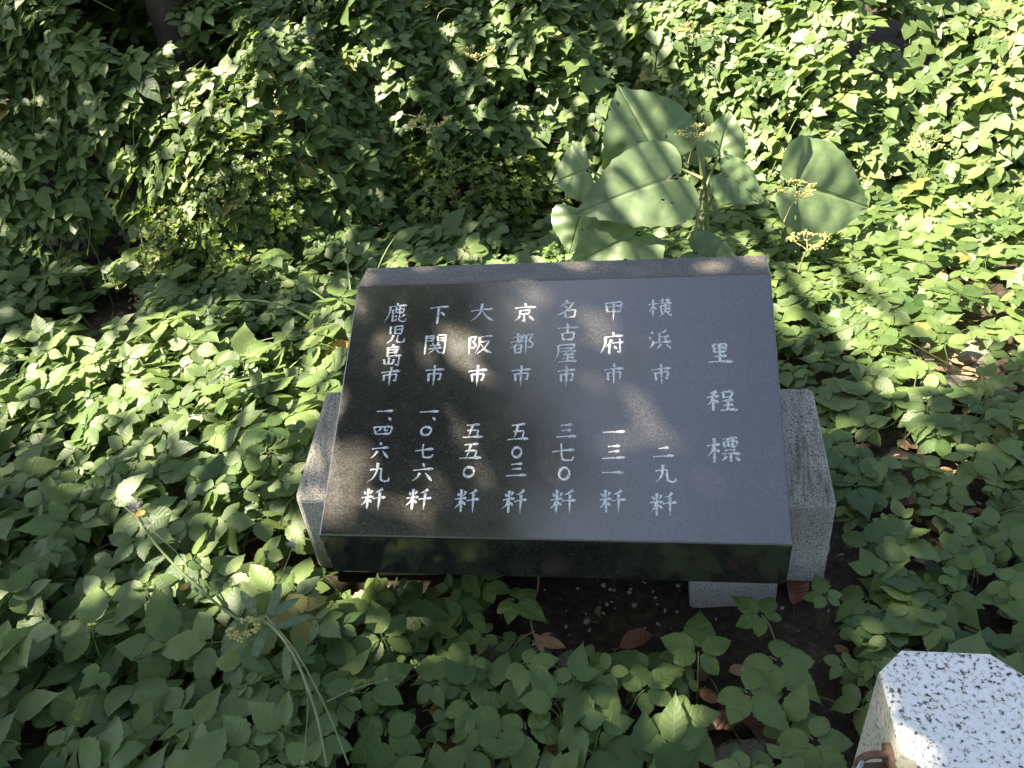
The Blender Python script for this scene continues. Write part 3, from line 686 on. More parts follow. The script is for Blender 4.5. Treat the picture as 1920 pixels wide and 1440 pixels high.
# ------------------------------------------------------------------ azaleas under the vines
def azalea(loc, rx, ry, rz_, n, label):
    root = empty("azalea_shrub", loc, 0, label, "shrub", "small leaved shrubs under the vines")
    V, Q, A = leaflet(4, 2, .20, .8, .55, 0, .3, .2, 0)
    T = []
    for k in range(4):                                         # whorls of six little leaves
        g = Geo()
        for j in range(7):
            W = rotx(V * rs.uniform(.75, 1.1), rs.uniform(.15, .8)); W = rotz(W, j * .9 + rs.normal(0, .2))
            g.add(W, Q, np.concatenate([A, np.zeros((len(A), 1))], 1))
        T.append((np.concatenate(g.V), np.concatenate(g.Q), np.concatenate(g.A)[:, :2]))
    d = rng.normal(0, 1, (n, 3)); d[:, 2] = np.abs(d[:, 2]); d /= np.linalg.norm(d, axis=1, keepdims=True)
    rad = rng.uniform(.35, 1.0, n) ** .45
    rad *= 1 + .16 * sn(d[:, 0] * 2.2, d[:, 1] * 2.2 + d[:, 2], 1.5)
    P = d * rad[:, None] * np.array([rx, ry, rz_]) + np.array([0, 0, .03])
    nr = d + rng.normal(0, .35, (n, 3)) + np.array([0, 0, .5]); a = rng.uniform(0, 6.28, n)
    G = Geo(); scatter(G, T, P, nr, np.stack([np.cos(a), np.sin(a), a * 0], 1), rng.uniform(.016, .028, n), np.clip(rng.normal(.35, .25, n), 0, 1))
    G.build("foliage", M['azalea'], root)
    g = Geo()
    for k in range(9):
        a = rng.uniform(0, 6.28); e = rng.uniform(.3, .8)
        g.tube(crom([(0, 0, -.02), (math.cos(a) * rx * e * .4, math.sin(a) * ry * e * .4, rz_ * .4), (math.cos(a) * rx * e, math.sin(a) * ry * e, rz_ * .8)], 6), [.008, .003], 5)
    g.build("stem", M['bark'], root)
azalea((-.90, 3.12, 0), .30, .26, .58, 1500, "sunlit small leaved bush among vines, left of the large round leaves")
azalea((-1.13, 2.98, 0), .30, .22, .36, 800, "shaded small leaved bush at the foot of the bank by the dark hollow")
azalea((-.10, 3.20, 0), .40, .22, .34, 1100, "dark small leaved bush under the vines just behind the monument")

# ------------------------------------------------------------------ broad leaved sapling behind the slab
sap = empty("broad_leaf_sapling", (.72, 2.62, 0), 0, "young tree with very large soft heart shaped leaves behind the slab", "sapling")
OUT = crom([(0, -.02), (.07, -.13), (.22, -.20), (.38, -.13), (.475, .06), (.47, .28), (.385, .50), (.25, .70), (.11, .87), (0, 1.0)], 33)
def big_leaf(base, tip, nrm, wfrac, seed, cup, wave, droop=.25, tint=.5, notch=1.0):
    """heart shaped blade as rings round the point where the stalk joins, pleated between its radiating veins"""
    base = np.array(base); tip = np.array(tip); L = np.linalg.norm(tip - base); r_ = np.random.default_rng(seed)
    O = np.vstack([OUT, OUT[-2:0:-1] * [-1, 1]]); na = len(O); nr = 15
    ang = np.arctan2(O[:, 0], O[:, 1] + .05)
    V = [(0, 0, 0)]; A = [(.17, 0, tint)]
    ph = r_.uniform(0, 6)
    for i in range(1, nr + 1):
        r = i / nr
        for j in range(na):
            x, y = O[j] * r; x *= wfrac / .47; y = y * notch if y < 0 else y
            e = 1 + (.018 * math.sin(j * 2.7 + ph) + .012 * math.sin(j * 5.1 + seed)) * r ** 6
            x *= e; y *= e
            z = wave * r ** 1.2 * (abs(math.sin(ang[j] * 2.6)) - .5) * (.6 + .4 * math.sin(ang[j] * 1.3 + ph))
            z += cup * (abs(x) - .9 * x * x / wfrac) - droop * .5 * max(y, 0) ** 2 - .35 * droop * x * x
            z += .012 * math.sin(y * 22 + abs(x) * 9 + ph) * min(1, abs(x) * 6) * r
            hw = np.interp(y, OUT[4:, 1], OUT[4:, 0]) if y > .06 else .475
            V.append((x, y, z)); A.append((max((y + .22) / 1.22, .003), x / max(hw * wfrac / .47, .02), tint))
    Q = []
    for i in range(nr):
        for j in range(na):
            k = (j + 1) % na
            if i == 0: continue
            p = 1 + (i - 1) * na
            Q.append((p + j, p + k, p + na + k, p + na + j))
    hole = [int(r_.integers(na * 4, na * (nr - 2))) for _ in range(3)]
    Q = [q for m, q in enumerate(Q) if m not in hole]
    for j in range(0, na, 2): Q.append((0, 1 + j, 1 + (j + 1) % na, 1 + (j + 2) % na))
    F = frames(np.array([nrm], float), (tip - base)[None])[0]
    W = (np.array(V) @ F.T) * L + base
    g = Geo(); g.add((W - np.array(sap.location)), [(a_, d_, c_, b_) for a_, b_, c_, d_ in Q], A); lf = g.build("leaf", M['broad'], sap)
    s = Geo(); root = np.array([0, 0, .18 + .2 * r_.uniform()]); b = base - np.array(sap.location)
    s.tube(crom([root, root * .4 + b * .6 + np.array([0, .02, -.01]), b], 9), [.0055, .004], 6); s.build("leaf_stalk", M['stem'], sap)
big_leaf((.600, 2.78, .405), (.505, 2.94, .63), (.16, -.80, .60), .62, 1, .10, .22, .2, .35, .6)
big_leaf((.610, 2.53, .425), (.268, 2.47, .385), (.02, -.60, .80), .44, 2, .05, .025, .2, .40, .55)
big_leaf((.800, 2.72, .400), (.855, 2.80, .535), (-.25, -.80, .6), .48, 3, .25, .04, .2, .75, .3)
big_leaf((.790, 2.62, .375), (.925, 2.54, .320), (.20, -.60, .78), .56, 4, .20, .06, .3, .45)
big_leaf((1.050, 2.64, .298), (1.325, 2.57, .235), (.18, -.78, .60), .62, 5, .26, .22, .10, .5, 1.3)
big_leaf((.470, 2.44, .285), (.222, 2.38, .245), (-.05, -.64, .74), .50, 6, .25, .04, .2, .6)
big_leaf((.345, 2.68, .425), (.215, 2.66, .43), (-.30, -.70, .62), .80, 7, .10, .04, .15, .85, .3)
big_leaf((.640, 2.40, .215), (.800, 2.33, .145), (.05, -.70, .66), .44, 8, .20, .04, .2, .2)
big_leaf((.300, 2.55, .335), (.235, 2.47, .235), (-.3, -.70, .6), .70, 9, .15, .05, .15, .8, .3)
g = Geo(); g.tube(crom([(0, 0, -.03), (.02, .01, .2), (-.01, .03, .5)], 10), [.013, .008], 8); g.build("stem", M['stem'], sap)

# ------------------------------------------------------------------ the tree that throws the shade
# shade wanted on the ground and bank, in metres (x, y, half-width, half-depth, turn, weight)
_fr = np.random.default_rng(5)
FLECKS = tuple((float(_fr.uniform(-2.9, -1.0)), float(_fr.uniform(2.6, 4.4)), float(_fr.uniform(.02, .06)), float(_fr.uniform(.02, .06)), float(_fr.uniform(0, 180))) for _ in range(34)) \
       + tuple((float(_fr.uniform(-1.2, 1.6)), float(_fr.uniform(.7, 1.35)), float(_fr.uniform(.015, .03)), float(_fr.uniform(.015, .03)), 0.) for _ in range(16))
def shade(x, y):
    """0 open .. 1 closed, in plan"""
    d = np.zeros_like(x)
    def el(cx, cy, a, b, rot, wgt, soft=.35):
        nonlocal d
        c, s = math.cos(R(rot)), math.sin(R(rot)); ux = ((x - cx) * c + (y - cy) * s) / a; uy = (-(x - cx) * s + (y - cy) * c) / b
        k = 1 / (1 + np.exp((np.hypot(ux, uy) - 1) / (soft * .3)))
        d = d * (1 - k) + wgt * k if wgt < .5 else np.maximum(d, wgt * k)
    el(-2.5, 3.7, 1.50, 1.25, 8, .96)          # left bank
    el(-1.25, 2.85, 1.0, .40, -8, .97)
    el(-.12, 2.95, .46, .24, 0, .85)           # pocket behind the slab, left of the broad leaves
    el(0, .50, 2.6, .90, -6, .985)             # the whole foreground
    el(-1.52, 1.52, .72, .44, -14, .975)
    el(1.45, 1.22, .85, .50, 0, .97)           # right of the base
    el(.12, 1.55, .56, .46, -11, .97)          # over the slab
    el(.80, 1.75, .22, .26, 0, .9)
    el(.52, 2.54, .16, .05, 30, .9)           # over the broad leaves
    el(-.44, 1.53, .17, .15, 0, .93)
    # sun flecks on the lettered face
    el(-0.323, 1.650, 0.040, 0.098, 8, 0.02, 0.5)
    el(-0.354, 1.256, 0.104, 0.053, -10, 0.02, 0.5)
    el(-0.228, 1.307, 0.122, 0.040, -41, 0.02, 0.5)
    el(-0.362, 1.380, 0.042, 0.074, 18, 0.02, 0.5)
    el(-0.105, 1.201, 0.124, 0.045, -28, 0.02, 0.5)
    el(0.343, 1.302, 0.147, 0.050, -46, 0.02, 0.5)
    el(.44, 1.38, .12, .05, -35, .22, .8)
    el(.02, 1.42, .07, .05, -20, .42, .8)
    el(-.20, 1.56, .09, .05, -30, .42, .8)
    el(-.08, 1.33, .05, .07, 10, .42, .8)
    el(.30, 1.20, .12, .04, -20, .40, .8)
    el(0.180, 1.515, 0.107, 0.053, -37, 0.25, 0.5)
    el(0.200, 1.235, 0.110, 0.043, -39, 0.20, 0.5)
    el(-.17, 1.732, .17, .045, -11, .02, .5)
    el(.467, 1.605, .13, .045, -11, .02, .5)
    el(.14, 1.67, .07, .03, -11, .05, .5)
    # flecks on the ground
    for cx, cy, a, b, r in ((.62, .98, .05, .03, 20), (.30, .92, .09, .03, -10), (-.30, 1.03, .05, .04, 40), (.45, .80, .05, .03, 0), (-.55, 1.33, .07, .04, 20), (-.50, 1.12, .03, .05, 0), (.12, .93, .04, .05, 0),
                            (-1.9, 3.3, .10, .07, 0), (-1.5, 3.1, .06, .09, 0), (-2.1, 3.9, .12, .08, 30), (-.86, 3.14, .26, .20, 0), (-1.7, 3.7, .08, .05, 0), (-2.4, 3.1, .07, .05, 0), (.60, .575, .075, .07, 0), (-.51, 1.29, .06, .05, 0), (.127, .92, .06, .04, 0), (.21, .83, .08, .05, 20), (-.36, 1.38, .06, .05, 0), (-.69, 1.36, .07, .05, 0), (-1.16, 1.78, .07, .05, 0)) + FLECKS:
        el(cx, cy, a * 1.5, b * 1.5, r, .03, .6)
    el(.77, .60, .13, .10, 0, .22, 1.6)      # broken light on the post
    return d
def crown():
    root = empty("shade_tree", (-1.30, 3.84, 0), 0, "dark trunked tree rising out of the vines at the upper left", "tree")
    g = Geo(); rp = np.array(root.location)
    trunk = crom([(0, 0, -.1), (.05, .02, .6), (.02, .10, 1.3), (-.12, .25, 2.4), (-.35, .45, 3.6), (-.55, .6, 5.0)], 26)
    g.tube(trunk, [.12, .09, .08, .075, .065, .05], 12); tr = g.build("trunk", M['bark'], root)
    sh = np.array(SUN) / SUN.z
    P = []
    n = 105000
    gx_ = rng.uniform(-4.2, 2.8, n); gy_ = rng.uniform(-.8, 4.8, n)
    zg = .10 + .85 * hedge_h(gx_, gy_)
    lx, ly = to_local(gx_, gy_); on = (lx > 0) & (lx < .92) & (ly > 0) & (ly < .59); zg = np.where(on, .30 + np.clip(ly, 0, .507) * .577, zg)
    zg = np.where((lx > -.13) & (lx <= 0) & (ly > .12) & (ly < .48), .262 + np.clip(ly - .146, 0, .23) * .577, zg)
    zh = 4.1 + 1.5 * rng.beta(2, 2, n) + .35 * sn(gx_, gy_, .9)
    p = np.stack([gx_, gy_, zg], 1) + sh[None] * (zh - zg)[:, None]
    want = shade(gx_, gy_)
    # clumpy: twigs make small gaps
    tw = vnoise(gx_, gy_, 5.5); tw2 = vnoise(gx_, gy_, 12, 3.)
    dn = np.clip(want - .85 * np.clip(tw * .6 + tw2 * .4 - .38, 0, 1) * 2.2 * (want < .93) * (want > .1), 0, 1)
    keep = rng.uniform(0, 1, n) < dn * .36
    P.append(p[keep])
    # the part of the crown straight above and behind the viewer, mirrored in the left half of the polished face
    m = 8200; q = np.stack([rng.uniform(-4.6, -.55, m), rng.uniform(-1.8, 1.75, m), rng.uniform(4.2, 5.6, m)], 1)
    edge = -.95 + .22 * sn(q[:, 1] * 2, q[:, 2], 1.7) + .12 * sn(q[:, 1] * 7, q[:, 2] * 3, 1.3)
    q = q[q[:, 0] < edge]; qg = q - sh[None] * (q[:, 2:3] - .12); sq = shade(qg[:, 0], qg[:, 1])
    qe = -1.05 - .30 * rng.uniform(0, 1, len(q)) ** 2 * 2
    P.append(q[(q[:, 0] < qe + .30) & ((sq > .2) | (qg[:, 1] < .28) | (np.abs(qg[:, 0]) > 2.4))])
    m = 9000; q = np.stack([rng.uniform(-4.5, 3.2, m), rng.uniform(-4.6, -1.25, m), rng.uniform(3.6, 5.8, m)], 1); P.append(q)   # unseen leaves added behind the viewer to block sky light
    P = np.concatenate(P); n = len(P)
    V, Q, A = leaflet(5, 2, .26, .9, .45, 0, .25, .5, 0)
    nr = np.stack([rng.normal(-.2, .5, n), rng.normal(.1, .5, n), np.ones(n)], 1); a = rng.uniform(0, 6.28, n)
    G = Geo(); scatter(G, [(V, Q, A)], P - rp, nr, np.stack([np.cos(a), np.sin(a), -.4 + a * 0], 1), rng.uniform(.10, .155, n), np.clip(rng.normal(.4, .25, n), 0, 1))
    G.build("crown", M['canopy'], root)
    L = Geo()
    Pl = P[P[:, 0] < -2.2]; tops = Pl[rng.choice(len(Pl), 24, replace=False)] - rp
    for t in tops:
        k = rng.uniform(.45, .95); b = trunk[int(k * 25)]
        mid = b * .5 + t * .5 + np.array([0, 0, rng.uniform(-.1, .35)])
        L.tube(crom([b, mid, t], 12), [.028, .016, .005], 6)
    L.build("limb", M['bark'], root)
crown()

# ------------------------------------------------------------------ loose things on the ground
def flat_leaf(name, x, y, L, head, wfrac, material, label, cat, tint, group, tilt=(0., 0.), curl=.6, z=.012, seed=0):
    r_ = np.random.default_rng(seed + 5)
    V, Q, A = leaflet(17, 6, wfrac, .85, .48, .01, curl * .8, curl, .012)
    V[:, 1] -= .5; V[:, 2] += .18 * curl * np.sin(V[:, 0] * 9 + seed) + .02 * np.sin(V[:, 1] * 17 + seed)
    V = rotz(rotx(roty(V * L, tilt[0]), tilt[1]), R(head - 90)); V[:, 2] -= V[:, 2].min()
    g = Geo(); g.add(V, Q, np.concatenate([A, np.full((len(A), 1), tint)], 1))
    st = rotz(np.array([(0, -.5 * L, .0), (.02 * L, -.62 * L, .004), (.05 * L, -.74 * L, .001)]), R(head - 90)); st[:, 2] += V[:7, 2].mean()
    g.tube(crom(st, 5), [.0014, .0009], 5, tint)
    o = g.build(name, material); o.location = (x, y, float(ground_h(x, y)) + z)
    return tag(o, label, cat, group)
DL = "fallen leaves on the soil"
for i, (x, y, L, hd, wf, tn, lab, tl) in enumerate([
    (.390, .853, .105, 105, .25, .10, "large dark brown dead leaf standing on edge beside the granite post", (.5, .2)),
    (.308, .880, .100, 170, .20, .25, "dark brown curled dead leaf lying level left of the standing one", (.3, .1)),
    (.236, .815, .085, 130, .20, .95, "bright orange dead leaf in the sun at the bottom edge", (.3, .2)),
    (.195, .860, .075, 60, .22, .85, "orange brown dead leaf under the sunlit ribbed sprig", (-.2, .1)),
    (.192, 1.080, .085, 25, .20, .55, "brown dead leaf on bare soil in front of the slab, right of the stones", (.2, 0)),
    (-.366, 1.250, .060, 95, .26, .70, "reddish dead leaf tucked under the left front of the slab", (.6, .4)),
    (.560, 1.170, .095, 60, .22, .50, "brown dead leaf beside the right base block", (.4, .3)),
    (-.818, 1.125, .075, 15, .32, .55, "reddish brown dead leaf among shaded leaves at the lower left", (.2, .1)),
    (.302, .930, .050, 140, .30, .62, "small brown dead leaf between two sprigs near the post", (.1, .3)),
    (.239, .924, .070, 100, .24, .72, "light brown dead leaf behind the bright small sprig", (.5, .1)),
    (-.640, 1.475, .080, 150, .25, .60, "brown dead leaf in the shade left of the base block", (.2, .2)),
    (.872, 1.358, .095, 170, .22, .45, "dull brown dead leaf in the shade right of the base block", (.1, .2))]):
    flat_leaf("dead_leaf", x, y, L, hd, wf, M['dead'], lab, "dead leaf", tn, DL, tl, .55, .012 + .01 * (i % 3), i)
flat_leaf("yellow_leaf", -.52, 2.17, .085, 20, .36, M['yellow'], "orange yellow fallen leaf just left of the slab's upper corner", "fallen leaf", .3, DL, (.3, .5), .3, .13, 3)
flat_leaf("yellow_leaf", -.205, .955, .062, -10, .34, M['yellow'], "ochre fallen leaf in shade below the small stones", "fallen leaf", .1, DL, (.2, .0), .3, .05, 4)

def litter():
    n = 3800
    x = rng.uniform(-2.2, 2.4, n); y = rng.uniform(.5, 3.2, n)
    k = (rng.uniform(0, 1, n) < np.where(x > .85, 1.0, .38)); x, y = x[k], y[k]; n = len(x)
    lx, ly = to_local(x, y); k = ~((lx > -.12) & (lx < 1.04) & (ly > .12) & (ly < .5)) & (np.hypot(x - PX, y - PY) > .16); x, y = x[k], y[k]; n = len(x)
    T = []
    for i in range(4):
        V, Q, A = leaflet(6, 2, .22 + .05 * i, .8, .5, .02, .5, .8 - .3 * i, .0); T.append((V, Q, A))
    nr = np.stack([rng.normal(0, .3, n), rng.normal(0, .3, n), np.ones(n)], 1); a = rng.uniform(0, 6.28, n)
    G = Geo(); scatter(G, T, np.stack([x, y, ground_h(x, y) + rng.uniform(.004, .016, n)], 1), nr, np.stack([np.cos(a), np.sin(a), a * 0], 1),
                       rng.uniform(.012, .05, n), np.clip(rng.uniform(.1, 1.0, n), 0, 1))
    for _ in range(260):                                       # broken twigs
        px, py = rng.uniform(-1.6, 2.1), rng.uniform(.7, 2.9)
        l_ = to_local(px, py)
        if -.15 < l_[0] < 1.07 and -.02 < l_[1] < .65: continue
        a = rng.uniform(0, 6.28); L = rng.uniform(.03, .12)
        G.tube(crom([(px, py, .010), (px + math.cos(a) * L * .5, py + math.sin(a) * L * .5, .014 + rng.uniform(0, .01)), (px + math.cos(a + .3) * L, py + math.sin(a + .3) * L, .010)], 5), rng.uniform(.0008, .002), 4, rng.uniform(.3, .8))
    o = G.build("leaf_litter", M['litter']); tag(o, kind="stuff"); o["label"] = "dry brown leaf scraps and twigs on the soil"
M['litter'] = leaf_mat("litter", (.14, .075, .040), (.34, .22, .13), (.42, .30, .19), rough=.8, trans=.05, tcol=(.4, .25, .1), veins=6.0, bump=.2, vein_amt=.15)
litter()

def rock_mesh(name, rx, ry, rz_, seed, sub=3):
    bm = bmesh.new(); bmesh.ops.create_icosphere(bm, subdivisions=sub, radius=1)
    r_ = np.random.default_rng(seed); ph = r_.uniform(0, 6, 6)
    for v in bm.verts:
        c = v.co; k = 1 + .16 * math.sin(c.x * 3 + ph[0]) * math.cos(c.y * 2.6 + ph[1]) + .09 * math.sin(c.z * 5 + c.x * 4 + ph[2]) + .05 * math.sin(c.y * 9 + ph[3]) + r_.normal(0, .012)
        v.co = Vector((c.x * rx * k, c.y * ry * k, max(-.55, c.z) * rz_ * k))
    me = bpy.data.meshes.new(name); bm.to_mesh(me); bm.free()
    for p in me.polygons: p.use_smooth = True
    return me
M['stone'] = granite("field_stone", (.15, .13, .105), (.06, .05, .045), (.12, .11, .08), 120, False, .38)
M['flat'] = granite("pale_flat_stone", (.23, .185, .145), (.09, .07, .055), (.17, .135, .10), 90, False, .36)
for i, (x, y, a, b, c, lab) in enumerate([
    (-.016, 1.087, .030, .025, .022, "pale rounded stone on bare soil in front of the slab's middle"),
    (-.115, 1.120, .040, .030, .022, "dark flat stone left of the pale rounded one, in shade"),
    (.048, 1.070, .026, .024, .020, "brown stone close to the right of the pale rounded one"),
    (-.010, 1.020, .036, .026, .020, "low mossy stone nearer the camera than the pale rounded one"),
    (.330, .815, .060, .040, .030, "grey lichen spotted stone at the bottom edge between dead leaf and post")]):
    o = link("stone", rock_mesh("stone", a, b, c, 30 + i), M['stone']); o.location = (x, y, c * .02); tag(o, lab, "stone", "small stones on the soil")
for i, (x, y, a, b, c, rz, lab) in enumerate([
    (1.335, 1.975, .12, .09, .016, .3, "flat sunlit pinkish stone at the far right among vine leaves"),
    (1.27, 1.775, .11, .065, .016, -.4, "flat sunlit stone nearer the camera than the other at the right"),
    (1.48, 1.80, .08, .07, .015, 1.0, "small flat sunlit stone at the right edge")]):
    o = link("flat_stone", rock_mesh("flat_stone", a, b, c, 50 + i), M['flat']); o.location = (x, y, .006); o.rotation_euler = (0, 0, rz); tag(o, lab, "stone", "flat stones in the sun")

def gravel():
    bm = bmesh.new(); bmesh.ops.create_icosphere(bm, subdivisions=1, radius=1); V = np.array([v.co[:] for v in bm.verts]); Q = np.array([[v.index for v in f.verts] for f in bm.faces]); bm.free()
    n = 190; P = np.stack([rng.uniform(-.45, .75, n), rng.uniform(.75, 1.5, n), np.zeros(n)], 1)
    P[:60, 0] = rng.normal(.17, .10, 60); P[:60, 1] = rng.normal(1.22, .05, 60)
    VV = []; QQ = []
    for i in range(n):
        r_ = float(np.clip(rng.lognormal(-6.05, .5), .001, .0065)) * (1.35 if i < 60 else 1); W = rotz(V * r_ * rng.uniform(.6, 1.3, 3) + rng.normal(0, r_ * .12, V.shape), rng.uniform(0, 6)) + P[i]; W[:, 2] += .002 + float(ground_h(P[i, 0], P[i, 1]))
        VV.append(W); QQ.append(Q + i * len(V))
    o = link("gravel", np_mesh("gravel", np.concatenate(VV), np.concatenate(QQ), None, False), M['pebble']); tag(o, kind="stuff"); o["label"] = "tiny pale pebbles scattered on the dark soil"
gravel()

# ------------------------------------------------------------------ flower clusters on the vines
BM_ = bmesh.new(); bmesh.ops.create_icosphere(BM_, subdivisions=1, radius=1)
BV = np.array([v.co[:] for v in BM_.verts]); BQ = np.array([[v.index for v in f.verts] for f in BM_.faces]); BM_.free()
def cluster(x, y, z, size, label, seed, lean=(0, -.3)):
    r_ = np.random.default_rng(seed)
    root = empty("flower_cluster", (x, y, z), 0, label, "flower cluster", "flower clusters on the vines")
    g = Geo(); buds = []
    base = np.array([r_.normal(0, .01), .05, -.10]); hub = np.array([lean[0] * .02, lean[1] * .02, 0.])
    g.tube(crom([base, base * .5 + hub * .5 + [0, 0, .012], hub], 7), [.0022, .0017], 5)
    for i in range(4):
        a = i * 1.57 + r_.normal(0, .3); e1 = hub + size * .45 * np.array([math.cos(a), math.sin(a) * .9, .45 + r_.uniform(0, .3)])
        g.tube([hub, (hub + e1) / 2 + [0, 0, .003], e1], [.0014, .001], 4)
        for j in range(4):
            b = a + (j - 1.5) * .7 + r_.normal(0, .2); e2 = e1 + size * .30 * np.array([math.cos(b), math.sin(b), .30 + r_.uniform(0, .4)])
            g.tube([e1, e2], [.0010, .0007], 4)
            for q in range(6):
                e3 = e2 + size * .13 * np.array([r_.normal(0, .7), r_.normal(0, .7), r_.uniform(.1, .9)]); g.tube([e2, e3], .0006, 3); buds.append(e3)
    g.build("stalk", M['bud_stem'], root)
    VV = np.concatenate([BV * r_.uniform(.0026, .0044) * (size / .07) ** .5 + b for b in buds]); QQ = np.concatenate([BQ + i * len(BV) for i in range(len(buds))])
    me = np_mesh("buds", VV, QQ); link("buds", me, M['bud'], root)["kind"] = "stuff"
for i, (x, y, z, sz, lab) in enumerate([
    (.90, 3.50, .60, .095, "flower cluster on the sunlit bank directly above the tallest broad leaf"),
    (1.357, 3.30, .50, .095, "dense yellow flower cluster on the sunlit bank above the rightmost broad leaf"),
    (.717, 2.72, .47, .070, "flower cluster lying over the notch between the two upper broad leaves"),
    (.980, 2.46, .33, .075, "yellow flower cluster at the stalk end of the rightmost broad leaf"),
    (.935, 2.22, .27, .075, "yellow flower cluster just behind the slab's far right corner"),
    (1.40, 3.20, .40, .070, "smaller flower cluster below the dense yellow one on the bank"),
    (1.639, 2.92, .24, .10, "branching flower cluster right of the rightmost broad leaf"),
    (-.66, 3.75, .88, .11, "bright yellow flower cluster at the top edge left of centre"),
    (-.72, 3.60, .74, .09, "yellow flower cluster just below the one at the top edge"),
    (-.19, 3.22, .44, .10, "faded brownish flower cluster in the middle of the shaded bank"),
    (.02, 3.50, .62, .085, "greenish flower cluster high on the bank left of centre"),
    (-1.937, 3.55, .80, .10, "yellow flower cluster at the far left edge in the shade"),
    (1.18, 3.66, .62, .08, "flower cluster close to the top edge right of centre"),
    (1.98, 3.26, .60, .09, "flower cluster near the top right corner")]):
    cluster(x, y, z, sz, lab, 70 + i)

# ------------------------------------------------------------------ grasses, sorrel and the wilted weed
def blade(g, base, head, L, droop, wid, tint, n=12):
    a = R(head); d = np.array([math.cos(a), math.sin(a), 0]); s_ = np.array([-d[1], d[0], 0]); V = []; A = []
    for i in range(n):
        t = i / (n - 1); up_ = L * (t - droop * t * t * .8); out = L * (.25 * t + droop * .75 * t * t)
        c = np.array(base) + d * out + np.array([0, 0, up_]); w_ = wid * (1 - t ** 1.8) + .0003
        for k, q in ((-1, .0), (0, -.35), (1, .0)): V.append(c + s_ * k * w_ + np.array([0, 0, q * w_])); A.append((max(t, .002), k, tint))
    Q = [(i * 3 + j, i * 3 + j + 1, i * 3 + 4 + j, i * 3 + 3 + j) for i in range(n - 1) for j in range(2)]
    g.add(V, Q, A)
def tuft(x, y, n, L, label, seed, spread=.03, wid=.0045):
    r_ = np.random.default_rng(seed); root = empty("grass_tuft", (x, y, 0), 0, label, "grass tuft", "grass tufts behind the slab")
    for i in range(n):
        g = Geo(); blade(g, (r_.normal(0, spread), r_.normal(0, spread), -.01), r_.uniform(0, 360), L * r_.uniform(.6, 1.1), r_.uniform(.5, 1.1), wid * r_.uniform(.6, 1.2), r_.uniform(.2, .9)); g.build("blade", M['grass'], root)
tuft(-.50, 2.36, 22, .54, "tall arching grass tuft at the left rear corner of the slab", 1, .035, .0065)
tuft(.02, 2.72, 7, .34, "thin pale grass tuft behind the middle of the slab", 2, .03, .005)
tuft(.20, 2.62, 6, .22, "short grass tuft left of the lowest broad leaf", 3, .03, .004)
tuft(-1.12, 2.42, 12, .24, "wiry yellowish sedge tuft in the sun by the dark hollow at the left", 4, .05, .0022)
tuft(-.62, 2.62, 6, .34, "sparse grass tuft further back from the tall arching one", 5, .03, .005)

def sorrel(name, cx, cy, rx, ry, n, zmax, label):
    V, Q, A = leaflet(5, 2, .5, .25, .72, 0, .4, .2, 0); g = Geo()
    for k in range(3): g.add(rotz(V, k * 2.094), Q, np.concatenate([A, np.zeros((len(A), 1))], 1))
    T = (np.concatenate(g.V), np.concatenate(g.Q), np.concatenate(g.A)[:, :2])
    p = rng.normal(0, .5, (n, 2)); x = cx + p[:, 0] * rx; y = cy + p[:, 1] * ry; z = rng.uniform(.03, zmax, n)
    a = rng.uniform(0, 6.28, n); G = Geo()
    scatter(G, [T], np.stack([x, y, z], 1), np.stack([rng.normal(-.1, .25, n), rng.normal(-.25, .25, n), np.ones(n)], 1), np.stack([np.cos(a), np.sin(a), a * 0], 1), rng.uniform(.010, .019, n), np.clip(rng.normal(.5, .25, n), 0, 1))
    o = G.build(name, M['clover']); tag(o, kind="stuff"); o["label"] = label
sorrel("wood_sorrel", -.10, 2.66, .22, .12, 520, .14, "light green three part sorrel leaves in the shade behind the slab")
sorrel("wood_sorrel", .27, 2.66, .10, .09, 260, .16, "sunlit sorrel leaves left of the broad leaves")
sorrel("moss_clump", -.565, 1.72, .07, .05, 260, .07, "yellow green fine leaved clump by the left base block")

weed = empty("wilted_weed", (-.46, .93, 0), 0, "wilted leaning weed with thin pale stems, spiny leaves and seed fluff at the lower left", "weed")
W0 = np.array(weed.location)
def wp(x, y, z): return np.array([x, y, z]) - W0
def stem(pts, r): g = Geo(); g.tube(crom([wp(*p) for p in pts], 22), [q * .72 for q in r], 6); g.build("stem", M['stem'], weed)
stem([(-.375, .77, .22), (-.40, .86, .24), (-.455, .98, .25), (-.53, 1.08, .23), (-.60, 1.12, .20), (-.70, 1.20, .24), (-.77, 1.26, .30), (-.80, 1.30, .36)], [.0024, .0042, .0040, .0035])
stem([(-.345, .78, .20), (-.385, .87, .225), (-.45, .985, .24), (-.525, 1.085, .235)], [.002, .0032])
stem([(-.385, .88, .235), (-.34, .91, .22), (-.29, .935, .20)], [.002, .0012])
stem([(-.44, .96, .24), (-.43, .91, .20), (-.425, .80, .19)], [.0018, .0015])
stem([(-.53, 1.08, .23), (-.50, 1.13, .27), (-.47, 1.19, .31)], [.002, .0013])
stem([(-.70, 1.20, .24), (-.74, 1.27, .25), (-.86, 1.36, .33)], [.0026, .0018])
def spiny(b, t, wf, seed):
    b = wp(*b); t = wp(*t); L = np.linalg.norm(t - b); V, Q, A = leaflet(27, 4, wf, .8, .50, .20, .5, .6, .02)
    F = frames(np.array([[.1, -.5, .9]]), (t - b)[None])[0]; g = Geo(); g.add((V * L) @ F.T + b, Q, np.concatenate([A, np.full((len(A), 1), .3 + .1 * (seed % 4))], 1)); g.build("leaf", M['weed'], weed)
